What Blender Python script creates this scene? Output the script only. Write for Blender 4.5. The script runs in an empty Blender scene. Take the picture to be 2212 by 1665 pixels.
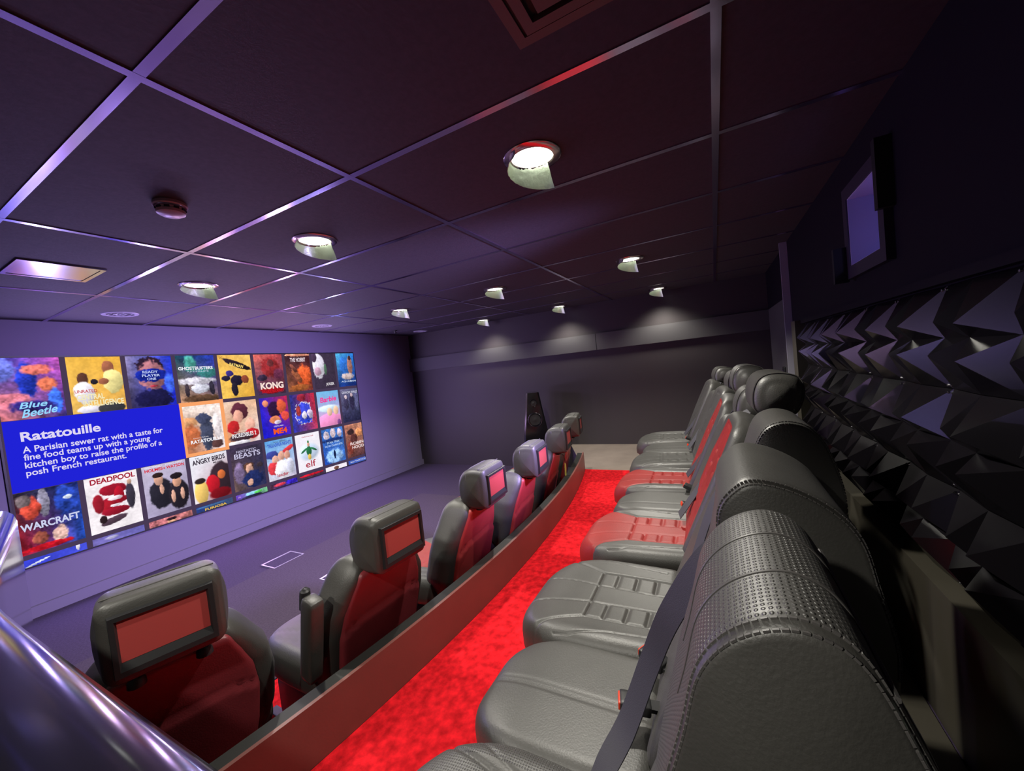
import bpy, math, random
import numpy as np
from mathutils import Vector, Matrix
random.seed(7)
PI = math.pi
C = bpy.context.scene.collection
sc = bpy.context.scene

# ---------------------------------------------------------------- camera
CAMZ = 1.47                       # camera height over the lower floor
YAW, PIT, ROL, FPX = 1.08590916, -0.04004672, -0.10574486, 840.72
cy_, sy_ = math.cos(YAW), math.sin(YAW); cp_, sp_ = math.cos(PIT), math.sin(PIT); cr_, sr_ = math.cos(ROL), math.sin(ROL)
fwd = Vector((sy_*cp_, cy_*cp_, sp_)); rgt = Vector((cy_, -sy_, 0)); upv = rgt.cross(fwd)
R_ = rgt*cr_ + upv*sr_; U_ = -rgt*sr_ + upv*cr_
cam_d = bpy.data.cameras.new('camera'); cam = bpy.data.objects.new('camera', cam_d); C.objects.link(cam)
cam.matrix_world = Matrix(((R_.x, U_.x, -fwd.x, 0), (R_.y, U_.y, -fwd.y, 0), (R_.z, U_.z, -fwd.z, CAMZ), (0, 0, 0, 1)))
cam_d.sensor_width = 36; cam_d.lens = 36*FPX/2212; cam_d.clip_start = .02
sc.camera = cam
# ---------------------------------------------------------------- world, exposure
w = bpy.data.worlds.new('world'); sc.world = w; w.use_nodes = True
w.node_tree.nodes['Background'].inputs[0].default_value = (.25, .18, .5, 1)
w.node_tree.nodes['Background'].inputs[1].default_value = .02
vs = sc.view_settings
vs.view_transform = 'Standard'; vs.look = 'None'; vs.exposure = 0.0; vs.gamma = 1; vs.use_curve_mapping = False
cy = sc.cycles
cy.max_bounces = 6; cy.diffuse_bounces = 4; cy.glossy_bounces = 3; cy.transmission_bounces = 2
cy.caustics_reflective = False; cy.caustics_refractive = False
cy.sample_clamp_indirect = 3.0; cy.use_denoising = True; cy.use_adaptive_sampling = True
LAMP_W = 58.0        # downlight spot power
GLOW_W = 17.0        # screen glow
VEIL_W = 1450.0     # added purple spot that imitates the haze on the screen wall
SCREEN_E = 1.0      # screen emission

# ---------------------------------------------------------------- levels
CZ = CAMZ + .7724           # ceiling
PZ = CAMZ - 1.14            # rear platform
def rz(z): return CAMZ + z  # height given relative to the camera
XF, YF, YB, XN = 5.2, 4.66, -.56, -.9

# ---------------------------------------------------------------- materials
def lin(c):
    return tuple((v/255/12.92 if v/255 <= .04045 else ((v/255+.055)/1.055)**2.4) for v in c)
MATS = {}
def mat(name, col, rough=.5, metal=0, spec=.5, bump=None, coat=0, emit=None, es=0, var=None, perf=None, croug=.1):
    m = bpy.data.materials.new(name); m.use_nodes = True; nt = m.node_tree; N = nt.nodes; L = nt.links
    b = N['Principled BSDF']; b.inputs['Base Color'].default_value = (*col, 1)
    b.inputs['Roughness'].default_value = rough; b.inputs['Metallic'].default_value = metal
    b.inputs['Specular IOR Level'].default_value = spec
    b.inputs['Coat Weight'].default_value = coat; b.inputs['Coat Roughness'].default_value = croug
    if emit: b.inputs['Emission Color'].default_value = (*emit, 1); b.inputs['Emission Strength'].default_value = es
    tc = N.new('ShaderNodeTexCoord')
    if var:
        sc_, amt = var
        n = N.new('ShaderNodeTexNoise'); n.inputs['Scale'].default_value = sc_; n.inputs['Detail'].default_value = 4
        L.new(tc.outputs['Object'], n.inputs['Vector'])
        r = N.new('ShaderNodeValToRGB'); r.color_ramp.elements[0].position = .3; r.color_ramp.elements[1].position = .7
        r.color_ramp.elements[0].color = (*[c*(1-amt) for c in col], 1); r.color_ramp.elements[1].color = (*[min(1, c*(1+amt)) for c in col], 1)
        L.new(n.outputs['Fac'], r.inputs['Fac']); L.new(r.outputs['Color'], b.inputs['Base Color'])
    h = None
    if bump:
        sc_, st = bump
        n = N.new('ShaderNodeTexNoise'); n.inputs['Scale'].default_value = sc_; n.inputs['Detail'].default_value = 3
        L.new(tc.outputs['Object'], n.inputs['Vector'])
        bp = N.new('ShaderNodeBump'); bp.inputs['Strength'].default_value = st; bp.inputs['Distance'].default_value = .002
        L.new(n.outputs['Fac'], bp.inputs['Height']); L.new(bp.outputs['Normal'], b.inputs['Normal']); h = bp
    if perf:
        v = N.new('ShaderNodeTexVoronoi'); v.inputs['Scale'].default_value = perf; v.inputs['Randomness'].default_value = 0; v.voronoi_dimensions = '2D'
        L.new(tc.outputs['UV'], v.inputs['Vector'])
        r = N.new('ShaderNodeMapRange'); r.inputs[1].default_value = .14; r.inputs[2].default_value = .34; r.inputs[3].default_value = 0; r.inputs[4].default_value = 1
        L.new(v.outputs['Distance'], r.inputs[0])
        bp = N.new('ShaderNodeBump'); bp.inputs['Strength'].default_value = .8; bp.inputs['Distance'].default_value = .0015
        L.new(r.outputs[0], bp.inputs['Height'])
        if h: L.new(h.outputs['Normal'], bp.inputs['Normal'])
        L.new(bp.outputs['Normal'], b.inputs['Normal'])
    MATS[name] = m; return m
LEATH = mat('black_leather', (.056, .054, .049), .47, spec=.9, bump=(260, .25), var=(9, .12))
PERF = mat('perforated_leather', (.058, .056, .052), .47, spec=.9, bump=(260, .2), perf=185)
REDL = mat('red_leather', (.30, .016, .014), .5, bump=(240, .25), var=(8, .1))
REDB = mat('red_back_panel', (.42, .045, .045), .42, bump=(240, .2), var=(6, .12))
MARB = mat('carpet_bounce_panel', (.27, .035, .045), .42, bump=(240, .2), var=(6, .12))  # dark plastic shell; red bounce from the carpet put into the base colour
PLAS = mat('black_plastic', (.018, .018, .02), .45)
GLOS = mat('gloss_black', (.006, .006, .008), .16, coat=.6)
CHRO = mat('chrome', (.75, .75, .78), .15, metal=1)
STIT = mat('stitch_thread', (.085, .08, .078), .45)
BELT = mat('seat_belt_webbing', (.05, .047, .062), .6, bump=(600, .2))
BUCK = mat('buckle_red', (.75, .05, .01), .4, emit=None)
MONI = mat('monitor_carpet_reflection', (.46, .07, .065), .3, coat=.5)  # black glass; the red carpet's reflection is painted as base colour
CARP = mat('red_carpet', (.80, .012, .02), .95, spec=.1, bump=(160, 1.0), var=(30, .42))
GREYC = mat('grey_carpet', (.068, .050, .09), .95, spec=.1, bump=(220, .8), var=(90, .18))
RUGM = mat('rug_carpet', (.080, .060, .090), .95, spec=.1, bump=(220, .8), var=(90, .15))
BEIG = mat('landing_wood', (.27, .22, .185), .55, var=(5, .12))
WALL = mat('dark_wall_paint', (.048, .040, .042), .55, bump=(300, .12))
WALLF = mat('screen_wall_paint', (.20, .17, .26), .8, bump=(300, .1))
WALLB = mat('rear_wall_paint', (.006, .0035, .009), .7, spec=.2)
BAND = mat('grey_band_paint', (.075, .072, .075), .6)
CEIL = mat('ceiling_tile', (.060, .049, .062), .75, bump=(90, .35), var=(60, .12))
GRID = mat('ceiling_bar_paint', (.62, .51, .80), .17, metal=1)
RING = mat('downlight_ring', (.55, .42, .45), .16, metal=1)
FOIL = mat('foil', (.52, .58, .45), .35, metal=.6, bump=(45, 1.0))
REFL = mat('lamp_reflector', (.95, .97, .95), .35, emit=(.95, 1, .92), es=1.3)
LAMP = mat('lamp_glass', (.9, .95, .9), .4, emit=(1, 1, .90), es=5)
FOAM = mat('acoustic_panel', (.007, .006, .008), .24, spec=.45)
RISR = mat('partition_red_bounce', (.20, .07, .06), .45, var=(3, .12), bump=(150, .1))  # black gloss paint with red carpet bounce mixed into its base colour
CAPM = mat('partition_cap', (.009, .010, .009), .6)
REVE = mat('port_reveal_paint', (.55, .5, .75), .6)
GLAS = mat('port_glass', (.02, .05, .10), .05, coat=1, emit=(.05, .12, .35), es=.10)
FRAM = mat('port_frame_paint', (.035, .028, .045), .5)
OLIV = mat('batten_paint', (.06, .053, .038), .6)
PALE = mat('pale_strip', (.4, .38, .45), .35)
METL = mat('floor_box_metal', (.55, .52, .6), .3, metal=.6)
WHIT = mat('white_plastic', (.62, .48, .55), .3)
GRIL = mat('grille_dark', (.03, .02, .04), .6)
YELL = mat('yellow_label', (.55, .48, .10), .5)
SCRN = bpy.data.materials.new('screen_image'); SCRN.use_nodes = True
_n = SCRN.node_tree.nodes; _l = SCRN.node_tree.links
_n.remove(_n['Principled BSDF']); _e = _n.new('ShaderNodeEmission'); _a = _n.new('ShaderNodeVertexColor'); _a.layer_name = 'Col'
_l.new(_a.outputs['Color'], _e.inputs['Color']); _e.inputs['Strength'].default_value = SCREEN_E
_l.new(_e.outputs[0], _n['Material Output'].inputs['Surface'])

# ---------------------------------------------------------------- mesh builder
class MB:
    def __init__(s): s.v = []; s.f = []; s.m = []; s.c = []; s.n = 0; s.uv = {}
    def add(s, V, F, mi=0, T=None, col=None, uv=None):
        V = np.asarray(V, float).reshape(-1, 3)
        if uv is not None:
            for i_, q_ in enumerate(uv): s.uv[s.n+i_] = q_
        if T is not None:
            T = np.array(T); V = V @ T[:3, :3].T + T[:3, 3]
        k = s.n; s.v.append(V); s.n += len(V)
        s.f += [tuple(i+k for i in f) for f in F]
        s.m += (list(mi) if hasattr(mi, '__len__') else [mi]*len(F))
        if col is not None: s.c += (col if isinstance(col, list) else [col]*len(F))
        return s
    def box(s, x0, x1, y0, y1, z0, z1, mi=0, T=None, b=0):
        if b <= 0:
            V = [(x, y, z) for z in (z0, z1) for y in (y0, y1) for x in (x0, x1)]
            return s.add(V, [(0, 2, 3, 1), (4, 5, 7, 6), (0, 1, 5, 4), (2, 6, 7, 3), (0, 4, 6, 2), (1, 3, 7, 5)], mi, T)
        V, F, _ = pad((x1-x0, y1-y0, z1-z0), b, (6, 6, 6), edge=True)
        return s.add(V+np.array([(x0+x1)/2, (y0+y1)/2, (z0+z1)/2]), F, mi, T)
    def lathe(s, pr, seg=32, mi=0, T=None, a0=0, a1=2*PI, close=True):
        V = []; F = []; n = len(pr); full = abs(a1-a0-2*PI) < 1e-6; K = seg if full else seg+1
        for i in range(K):
            a = a0+(a1-a0)*i/seg
            for r, z in pr: V.append((r*math.cos(a), r*math.sin(a), z))
        for i in range(seg):
            j = (i+1) % K
            for k in range(n-1): F.append((i*n+k, j*n+k, j*n+k+1, i*n+k+1))
        return s.add(V, F, mi, T)
    def tube(s, P, r, seg=8, mi=0, closed=False, T=None, cap=True):
        P = [Vector(p) for p in P]; n = len(P); V = []; F = []
        up = Vector((0, 0, 1)); pn = None
        for i in range(n):
            if closed: t = P[(i+1) % n]-P[i-1]
            else: t = P[min(i+1, n-1)]-P[max(i-1, 0)]
            t.normalize()
            if pn is None:
                a = up if abs(t.dot(up)) < .9 else Vector((1, 0, 0))
                pn = (a-t*a.dot(t)).normalized()
            else: pn = (pn-t*pn.dot(t)).normalized()
            q = t.cross(pn); rr = r[i] if hasattr(r, '__len__') else r
            for k in range(seg):
                a = 2*PI*k/seg; V.append(P[i]+pn*(rr*math.cos(a))+q*(rr*math.sin(a)))
        for i in range(n if closed else n-1):
            j = (i+1) % n
            for k in range(seg): F.append((i*seg+k, i*seg+(k+1) % seg, j*seg+(k+1) % seg, j*seg+k))
        if cap and not closed: F.append(tuple(range(seg))[::-1]); F.append(tuple((n-1)*seg+k for k in range(seg)))
        return s.add([tuple(v) for v in V], F, mi, T)
    def prism(s, P, z0, z1, mi=0, T=None):     # polygon in xy, extruded in z
        n = len(P); V = [(x, y, z0) for x, y in P]+[(x, y, z1) for x, y in P]
        F = [tuple(range(n))[::-1], tuple(range(n, 2*n))]+[(i, (i+1) % n, n+(i+1) % n, n+i) for i in range(n)]
        return s.add(V, F, mi, T)
    def build(s, name, mats, parent=None, loc=None, rotz=0, smooth=40, label=None):
        me = bpy.data.meshes.new(name)
        V = np.concatenate(s.v)
        me.from_pydata(V.tolist(), [], s.f)
        for m in (mats if isinstance(mats, (list, tuple)) else [mats]): me.materials.append(m)
        if any(s.m): me.polygons.foreach_set('material_index', s.m)
        if s.c:
            ca = me.color_attributes.new('Col', 'FLOAT_COLOR', 'CORNER')
            arr = []
            for f, c in zip(s.f, s.c):
                if isinstance(c[0], (tuple, list)):
                    for q in c: arr += [*q, 1]
                else: arr += [*c, 1]*len(f)
            ca.data.foreach_set('color', arr)
        if s.uv:
            ul = me.uv_layers.new(name='UVMap'); arr = []
            for f in s.f:
                for i_ in f: arr += list(s.uv.get(i_, (0, 0)))
            ul.data.foreach_set('uv', arr)
        me.update()
        if smooth:
            me.polygons.foreach_set('use_smooth', [True]*len(me.polygons)); me.set_sharp_from_angle(angle=math.radians(smooth))
        o = bpy.data.objects.new(name, me); C.objects.link(o)
        if parent: o.parent = parent
        if loc: o.location = loc
        if rotz: o.rotation_euler[2] = rotz
        if label: o['label'] = label
        return o
def pad(size, r, n=(20, 20, 8), warp=None, grooves=(), gd=.005, gs=.005, edge=False, zone=None, face=None):
    """closed rounded box on a dense lattice, centred; grooves are polylines on its +z face"""
    h = np.array(size)/2; nx, ny, nz = n; idx = {}; pts = []; F = []
    def vid(i, j, k):
        q = (i, j, k)
        if q not in idx: idx[q] = len(pts); pts.append(q)
        return idx[q]
    for i in range(nx):
        for j in range(ny):
            F.append((vid(i, j, nz), vid(i+1, j, nz), vid(i+1, j+1, nz), vid(i, j+1, nz)))
    for i in range(nx):
        for j in range(ny):
            F.append((vid(i, j, 0), vid(i, j+1, 0), vid(i+1, j+1, 0), vid(i+1, j, 0)))
    for i in range(nx):
        for k in range(nz):
            F.append((vid(i, 0, k), vid(i+1, 0, k), vid(i+1, 0, k+1), vid(i, 0, k+1)))
            F.append((vid(i, ny, k), vid(i, ny, k+1), vid(i+1, ny, k+1), vid(i+1, ny, k)))
    for j in range(ny):
        for k in range(nz):
            F.append((vid(0, j, k), vid(0, j, k+1), vid(0, j+1, k+1), vid(0, j+1, k)))
            F.append((vid(nx, j, k), vid(nx, j+1, k), vid(nx, j+1, k+1), vid(nx, j, k+1)))
    P = np.array(pts, float)/np.array(n)*2-1
    e = .95 if edge else .45
    P = (1-e)*P+e*np.sin(P*PI/2)
    P = P*h
    r = min(r, *(h*.98))
    q = np.clip(P, -(h-r), h-r); d = P-q; L = np.linalg.norm(d, axis=1, keepdims=True); L[L == 0] = 1
    S = q+d/L*r
    top = (S[:, 2] > h[2]-r*.75)
    base = S.copy()
    if grooves:
        dep = np.zeros(len(S))
        for g in grooves:
            pl = g[0] if isinstance(g, tuple) and hasattr(g[0], '__len__') and hasattr(g[0][0], '__len__') else g
            dd = g[1] if isinstance(g, tuple) and len(g) > 1 and not hasattr(g[1], '__len__') else gd
            ss = g[2] if isinstance(g, tuple) and len(g) > 2 and not hasattr(g[1], '__len__') else gs
            dm = np.full(len(S), 9.)
            for a, b in zip(pl[:-1], pl[1:]):
                a = np.array(a); b = np.array(b); ab = b-a
                t = np.clip(((S[:, :2]-a)@ab)/max(1e-12, ab@ab), 0, 1)
                dm = np.minimum(dm, np.linalg.norm(S[:, :2]-a-t[:, None]*ab, axis=1))
            dep = np.maximum(dep, dd*np.exp(-(dm/ss)**2))
        S[:, 2] -= dep*top
    mi = 0
    if zone:
        Cn = np.array([base[list(f)].mean(0) for f in F]); mi = [int(zone(*c)) for c in Cn]
    if warp: S = warp(S)
    return S, F, mi
def cat(P, k=6, closed=True):
    P = [np.array(p, float) for p in P]; n = len(P); o = []
    for i in range(n if closed else n-1):
        g = (lambda j: P[j % n]) if closed else (lambda j: P[max(0, min(n-1, j))])
        a, b, c, d = g(i-1), g(i), g(i+1), g(i+2)
        for t in np.linspace(0, 1, k, endpoint=False):
            o.append(.5*((2*b)+(-a+c)*t+(2*a-5*b+4*c-d)*t*t+(-a+3*b-3*c+d)*t**3))
    if not closed: o.append(P[-1])
    return np.array(o)
def loft_x(mb, prof, x0, x1, r, bulge=.01, mi=0, k=6, ns=10, T=None):
    """closed (y,z) profile swept along x with rounded, domed ends"""
    Pp = cat(prof, k); c = Pp.mean(0); Rm = np.abs(Pp-c).max()
    xs = []
    for s in (.001, .3, .6, .85): xs.append((x0-bulge*(1-s*s)+0.0, s*(1-r/Rm)))
    for i in range(7):
        ph = PI/2*i/6; xs.append((x0+r*(1-math.cos(ph)), 1-(r/Rm)*(1-math.sin(ph))))
    for i in range(1, ns): xs.append((x0+r+(x1-x0-2*r)*i/ns, 1))
    for i in range(7):
        ph = PI/2*(1-i/6); xs.append((x1-r*(1-math.cos(ph)), 1-(r/Rm)*(1-math.sin(ph))))
    for s in (.85, .6, .3, .001): xs.append((x1+bulge*(1-s*s), s*(1-r/Rm)))
    n = len(Pp); V = []
    for x, s in xs:
        q = c+(Pp-c)*s; V += [(x, a, b) for a, b in q]
    F = []
    for i in range(len(xs)-1):
        for j in range(n):
            F.append((i*n+j, i*n+(j+1) % n, (i+1)*n+(j+1) % n, (i+1)*n+j))
    # orientation
    a = sum(Pp[i][0]*Pp[(i+1) % n][1]-Pp[(i+1) % n][0]*Pp[i][1] for i in range(n))
    if a > 0: F = [f[::-1] for f in F]
    al = np.concatenate([[0], np.linalg.norm(np.diff(Pp, axis=0), axis=1).cumsum()])
    mb.add(V, F, mi, T, uv=[(x, al[j]) for x, s_ in xs for j in range(n)]); return Pp, c
def rotx(a, loc=(0, 0, 0)): return Matrix.Translation(loc) @ Matrix.Rotation(a, 4, 'X')
def TR(x=0, y=0, z=0): return Matrix.Translation((x, y, z))

def tag(o, label, cat_, group=None, kind=None):
    if label: o['label'] = label
    if cat_: o['category'] = cat_
    if group: o['group'] = group
    if kind: o['kind'] = kind
    return o
def thing(name, label, cat_, loc=(0, 0, 0), rot=0, group=None):
    o = bpy.data.objects.new(name, None); C.objects.link(o); o.location = loc; o.rotation_euler[2] = rot; o.empty_display_size = .1
    return tag(o, label, cat_, group)
def struct(o): o['kind'] = 'structure'; return o
def dup(root, loc, rot, label, group=None):
    r = root.copy(); C.objects.link(r); r.location = loc; r.rotation_euler[2] = rot; r['label'] = label
    if group: r['group'] = group
    for ch in list(root.children):
        c = ch.copy(); C.objects.link(c); c.parent = r
        for g in list(ch.children):
            d = g.copy(); C.objects.link(d); d.parent = c
    return r
def holed(x0, x1, y0, y1, holes):
    """2D cells of a rectangle without the holes"""
    xs = sorted({x0, x1, *[h[0] for h in holes], *[h[1] for h in holes]}); ys = sorted({y0, y1, *[h[2] for h in holes], *[h[3] for h in holes]})
    out = []
    for a, b in zip(xs[:-1], xs[1:]):
        for c, d in zip(ys[:-1], ys[1:]):
            mx, my = (a+b)/2, (c+d)/2
            if not any(h[0] < mx < h[1] and h[2] < my < h[3] for h in holes): out.append((a, b, c, d))
    return out

# ---------------------------------------------------------------- shell
struct(MB().box(XN, XF, YB, YF, -.06, 0).build('floor', GREYC, smooth=0))
def arcY(x, off=0): return 1.09+(x-1.95)**2/17+off
XS = np.linspace(.19, 3.97, 40)
m = MB(); poly = [(x, arcY(x)) for x in XS]+[(XF, 1.9), (XF, YB+.02), (.19, YB+.02)]
m.prism(poly, .0, PZ-.012); struct(m.build('floor', GREYC, smooth=0))
m = MB(); poly = [(x, arcY(x)-.015) for x in XS]+[(3.97, .12), (.19, .12)]
tag(m.prism(poly, PZ-.012, PZ).build('aisle_carpet', CARP, smooth=0), 'bright red carpet of the aisle between the curved partition and the rear seats', 'carpet')
m = MB(); m.prism([(3.97, YB+.02), (XF, YB+.02), (XF, 1.9), (3.97, arcY(3.97))], PZ-.012, PZ)
tag(m.build('landing_board', BEIG, smooth=0), 'beige wooden landing at the far end of the red aisle', 'floor board')
tag(MB().box(.19, 3.97, YB+.07, .118, PZ-.012, PZ).build('under_seat_floor', OLIV, smooth=0), 'dark bare floor strip behind and under the rear row', 'floor strip')
m = MB(); ys = [(x, arcY(x, .06)) for x in XS]
m.prism(ys+[(3.97, 2.0), (.42, 2.15)], .001, .012)
tag(m.build('front_row_carpet', CARP, smooth=0), 'dark red carpet under the front row of seats', 'carpet')
m = MB(); m.prism([(-.3, 2.30), (.42, 2.30), (.42, 2.16), (3.78, 2.01), (3.78, 3.47), (-.3, 3.47)], .001, .012)
tag(m.build('grey_rug', RUGM, smooth=0), 'lighter grey carpet rectangle on the floor in front of the screen', 'rug')
# curved partition
t = thing('curved_partition', 'low curved partition with face coloured by painted carpet bounce and dark top between the seat rows', 'partition', (0, 0, 0))
def wallstrip(o0, o1, z0, z1):
    V = []; F = []
    for x in XS: V += [(x, arcY(x, o0), z0), (x, arcY(x, o1), z0), (x, arcY(x, o1), z1), (x, arcY(x, o0), z1)]
    n = len(XS)
    for i in range(n-1):
        for k in range(4): F.append((i*4+k, i*4+(k+1) % 4, i*4+4+(k+1) % 4, i*4+4+k))
    F += [(0, 1, 2, 3), tuple((n-1)*4+k for k in (3, 2, 1, 0))]
    return V, [f[::-1] for f in F]
m = MB(); m.add(*wallstrip(-.014, 0, PZ, .515)); m.build('face_panel', RISR, t, smooth=30, label='curved face with red carpet bounce painted in')
m = MB(); m.add(*wallstrip(.0, .055, 0.013, .508)); m.build('core_panel', CAPM, t, smooth=30)
# ceiling
LX = [1.375, 3.24, 4.95]; LY = [.54, 1.78, 2.97]; HH = .0725
holes = [(x-HH, x+HH, y-HH, y+HH) for x in LX for y in LY]+[(-.47-HH, -.47+HH, y-HH, y+HH) for y in LY[:2]]
m = MB()
for a, b, c, d in holed(XN, XF, YB, YF, holes): m.add([(a, c, CZ), (b, c, CZ), (b, d, CZ), (a, d, CZ)], [(3, 2, 1, 0)])
m.box(XN, XF, YB, YF, CZ+.1, CZ+.14)
ceil = struct(m.build('ceiling', CEIL, smooth=0))
m = MB(); bw = .012
for k in range(-2, 9):
    x = .460+.6*k
    if XN < x < XF: m.box(x-bw, x+bw, YB, YF, CZ-.003, CZ+.001)
for k in range(-1, 4):
    y = 1.139+1.2*k
    if YB < y < YF: m.box(XN, XF, y-bw, y+bw, CZ-.0035, CZ+.001)
m.build('ceiling_grid', GRID, ceil, smooth=0)
# walls
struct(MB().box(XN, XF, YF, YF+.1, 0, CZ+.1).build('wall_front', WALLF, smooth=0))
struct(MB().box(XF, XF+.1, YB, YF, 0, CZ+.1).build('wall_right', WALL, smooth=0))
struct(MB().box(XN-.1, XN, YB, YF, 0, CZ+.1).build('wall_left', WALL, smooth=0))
WX0, WX1, WZ0, WZ1 = 1.83, 2.17, rz(.285), rz(.565)
m = MB()
for a, b, c, d in holed(XN, XF, 0, CZ+.1, [(WX0, WX1, WZ0, WZ1)]): m.box(a, b, YB-.2, YB, c, d)
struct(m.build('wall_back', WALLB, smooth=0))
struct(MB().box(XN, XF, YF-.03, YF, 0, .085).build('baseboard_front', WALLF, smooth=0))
# bulkhead band on the far wall
struct(MB().box(XF-.045, XF, YB, YF, rz(.145), rz(.362)).build('trim_1', BAND, smooth=0))
m = MB(); m.box(XF-.047, XF-.0445, 1.386, 1.392, rz(.146), rz(.361)); struct(m.build('trim_2', CAPM, smooth=0))
# vertical trims on rear wall
struct(MB().box(3.78, 3.80, YB, YB+.05, PZ, CZ).build('trim_3', PALE, smooth=0))
struct(MB().box(3.80, XF-.2, YB, YB+.02, PZ, rz(.35)).build('trim_4', BAND, smooth=0))
struct(MB().box(3.30, 3.44, YB, YB+.06, PZ, rz(.13)).build('trim_5', OLIV, smooth=0))
struct(MB().box(.755, .775, YF-.03, YF, .1, .36).build('trim_6', PALE, smooth=0))
# projection port
m = MB()
for a, b, c, d in holed(WX0-.05, WX1+.05, WZ0-.05, WZ1+.05, [(WX0, WX1, WZ0, WZ1)]): m.box(a, b, YB, YB+.025, c, d)
win = struct(m.build('window_1', FRAM, smooth=0))
m = MB(); e = .004; D = .19
m.box(WX0-e, WX0+e, YB-D, YB+.02, WZ0, WZ1); m.box(WX1-e, WX1+e, YB-D, YB+.02, WZ0, WZ1)
m.box(WX0, WX1, YB-D, YB+.02, WZ0-e, WZ0+e); m.box(WX0, WX1, YB-D, YB+.02, WZ1-e, WZ1+e)
m.build('window_reveal', REVE, win, smooth=0)
m = MB(); m.box(WX0, WX1, YB-.155, YB-.15, WZ0, WZ1); m.build('window_pane', GLAS, win, smooth=0)
ld = bpy.data.lights.new('booth_lamp', 'POINT'); ld.energy = .16; ld.color = (.45, .36, 1); ld.shadow_soft_size = .02
lo = bpy.data.objects.new('booth_lamp', ld); C.objects.link(lo); lo.location = (WX0+.07, YB-.09, WZ0+.09)
m = MB(); m.box(WX0-.075, WX0-.045, YB+.0, YB+.045, WZ0+.12, WZ1+.07); m.box(WX1+.035, WX1+.06, YB+.02, YB+.07, WZ0-.06, WZ0+.09)
m.build('window_bracket', CAPM, win, smooth=0)
ld = bpy.data.lights.new('added_veil_lamp', 'SPOT'); ld.energy = VEIL_W; ld.spot_size = math.radians(59); ld.spot_blend = 1.0; ld.color = (.52, .40, 1); ld.shadow_soft_size = .10  # added lamp at the port, imitates the purple haze around the screen
lo = bpy.data.objects.new('added_veil_lamp', ld); C.objects.link(lo); lo.location = (2.0, YB+.03, rz(.43))
lo.rotation_euler = (Vector((2.35, YF, rz(-.66)))-Vector(lo.location)).to_track_quat('-Z', 'Y').to_euler()
t = thing('wall_socket', 'small black wall socket behind the rear row near the far corner', 'socket', (4.2, YB+.02, rz(-.275)))
MB().box(-.06, .06, 0, .012, -.045, .045, b=.005).build('socket_plate', PLAS, t)
for sx in (-.025, .027): MB().box(sx-.015, sx+.015, .0121, .02, -.02, .02, b=.002).build('socket_insert', GRIL, t)

# ---------------------------------------------------------------- acoustic panels
AX, AZ, AY0 = .30, .275, YB
ph_ = np.array([[0, 0, 0, 0, 0], [0, .088, .0, .075, 0], [0, .0, .02, .0, 0], [0, .08, .0, .09, 0], [0, 0, 0, 0, 0]])
def panel_mesh(v):
    rnd = random.Random(v); m = MB(); X = [0, .27, .5, .73, 1]
    # four leaning pyramids whose facets meet at the corners and centre
    V = []; F = []
    for a in (0, 1):
        for b in (0, 1):
            x0, x1 = (0, .5) if a == 0 else (.5, 1); z0, z1 = (0, .5) if b == 0 else (.5, 1)
            ax = x0+(.5*(.68 if a == 0 else .32))+rnd.uniform(-.03, .03); az = z0+.5*(.68 if b == 0 else .32)+rnd.uniform(-.03, .03)
            k = len(V); hgt = .078+rnd.uniform(-.008, .012)
            mx = x1 if a == 0 else x0; mz = z1 if b == 0 else z0
            def P(u, w_, y): return ((u-.5)*AX*.995, y, (w_-.5)*AZ*.995)
            q = [(x0, z0), (x1, z0), (x1, z1), (x0, z1)]
            for (u, w_) in q:
                y = .004
                if abs(u-.5) < 1e-6 and abs(w_-.5) < 1e-6: y = .03
                elif abs(u-.5) < 1e-6 or abs(w_-.5) < 1e-6: y = .016
                V.append(P(u, w_, y))
            V.append(P(ax, az, hgt))
            F += [(k+i, k+4, k+(i+1) % 4) for i in range(4)]
    m.add(V, F)
    m.box(-AX*.498, AX*.498, -.0, .003, -AZ*.498, AZ*.498)
    return m
pv = []
names_row = ['top', 'middle', 'bottom']
scr_o = None
ORD = ['first', 'second', 'third', 'fourth', 'fifth', 'sixth', 'seventh', 'eighth', 'ninth', 'tenth', 'eleventh']
for i in range(11):
    for j in range(3):
        x = 3.26-AX/2-AX*i; z = rz(.10)-AZ*(j+.5)
        t = thing('acoustic_panel', 'black faceted pyramid panel, %s of the %s row counted from the dark batten' % (ORD[i], names_row[j]), 'acoustic panel', (x, AY0, z), 0, 'acoustic panels on the rear wall')
        v = (i*3+j) % 5
        if len(pv) <= v: pv.append(panel_mesh(v+1).build('pyramid_face', FOAM, t, smooth=0))
        else:
            c = pv[v].copy(); C.objects.link(c); c.parent = t
        for (u, w_) in ((-1, -1), (1, -1), (1, 1), (-1, 1)):
            if scr_o is None:
                scr_o = MB().lathe([(0, .010), (.0035, .009), (.0045, .004), (.0045, 0)], 8, 0, Matrix.Rotation(-PI/2, 4, 'X')).build('corner_screw', CHRO, t); c = scr_o
            else: c = scr_o.copy(); C.objects.link(c); c.parent = t
            c.location = (u*(AX/2-.010), .004, w_*(AZ/2-.010))
struct(MB().box(-.3, 3.28, YB+.001, YB+.06, PZ-.01, rz(-.73)).build('trim_7', OLIV, smooth=0))
struct(MB().box(-.3, 3.28, YB, YB+.03, rz(.105), rz(.13)).build('trim_8', WALLB, smooth=0))

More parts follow.
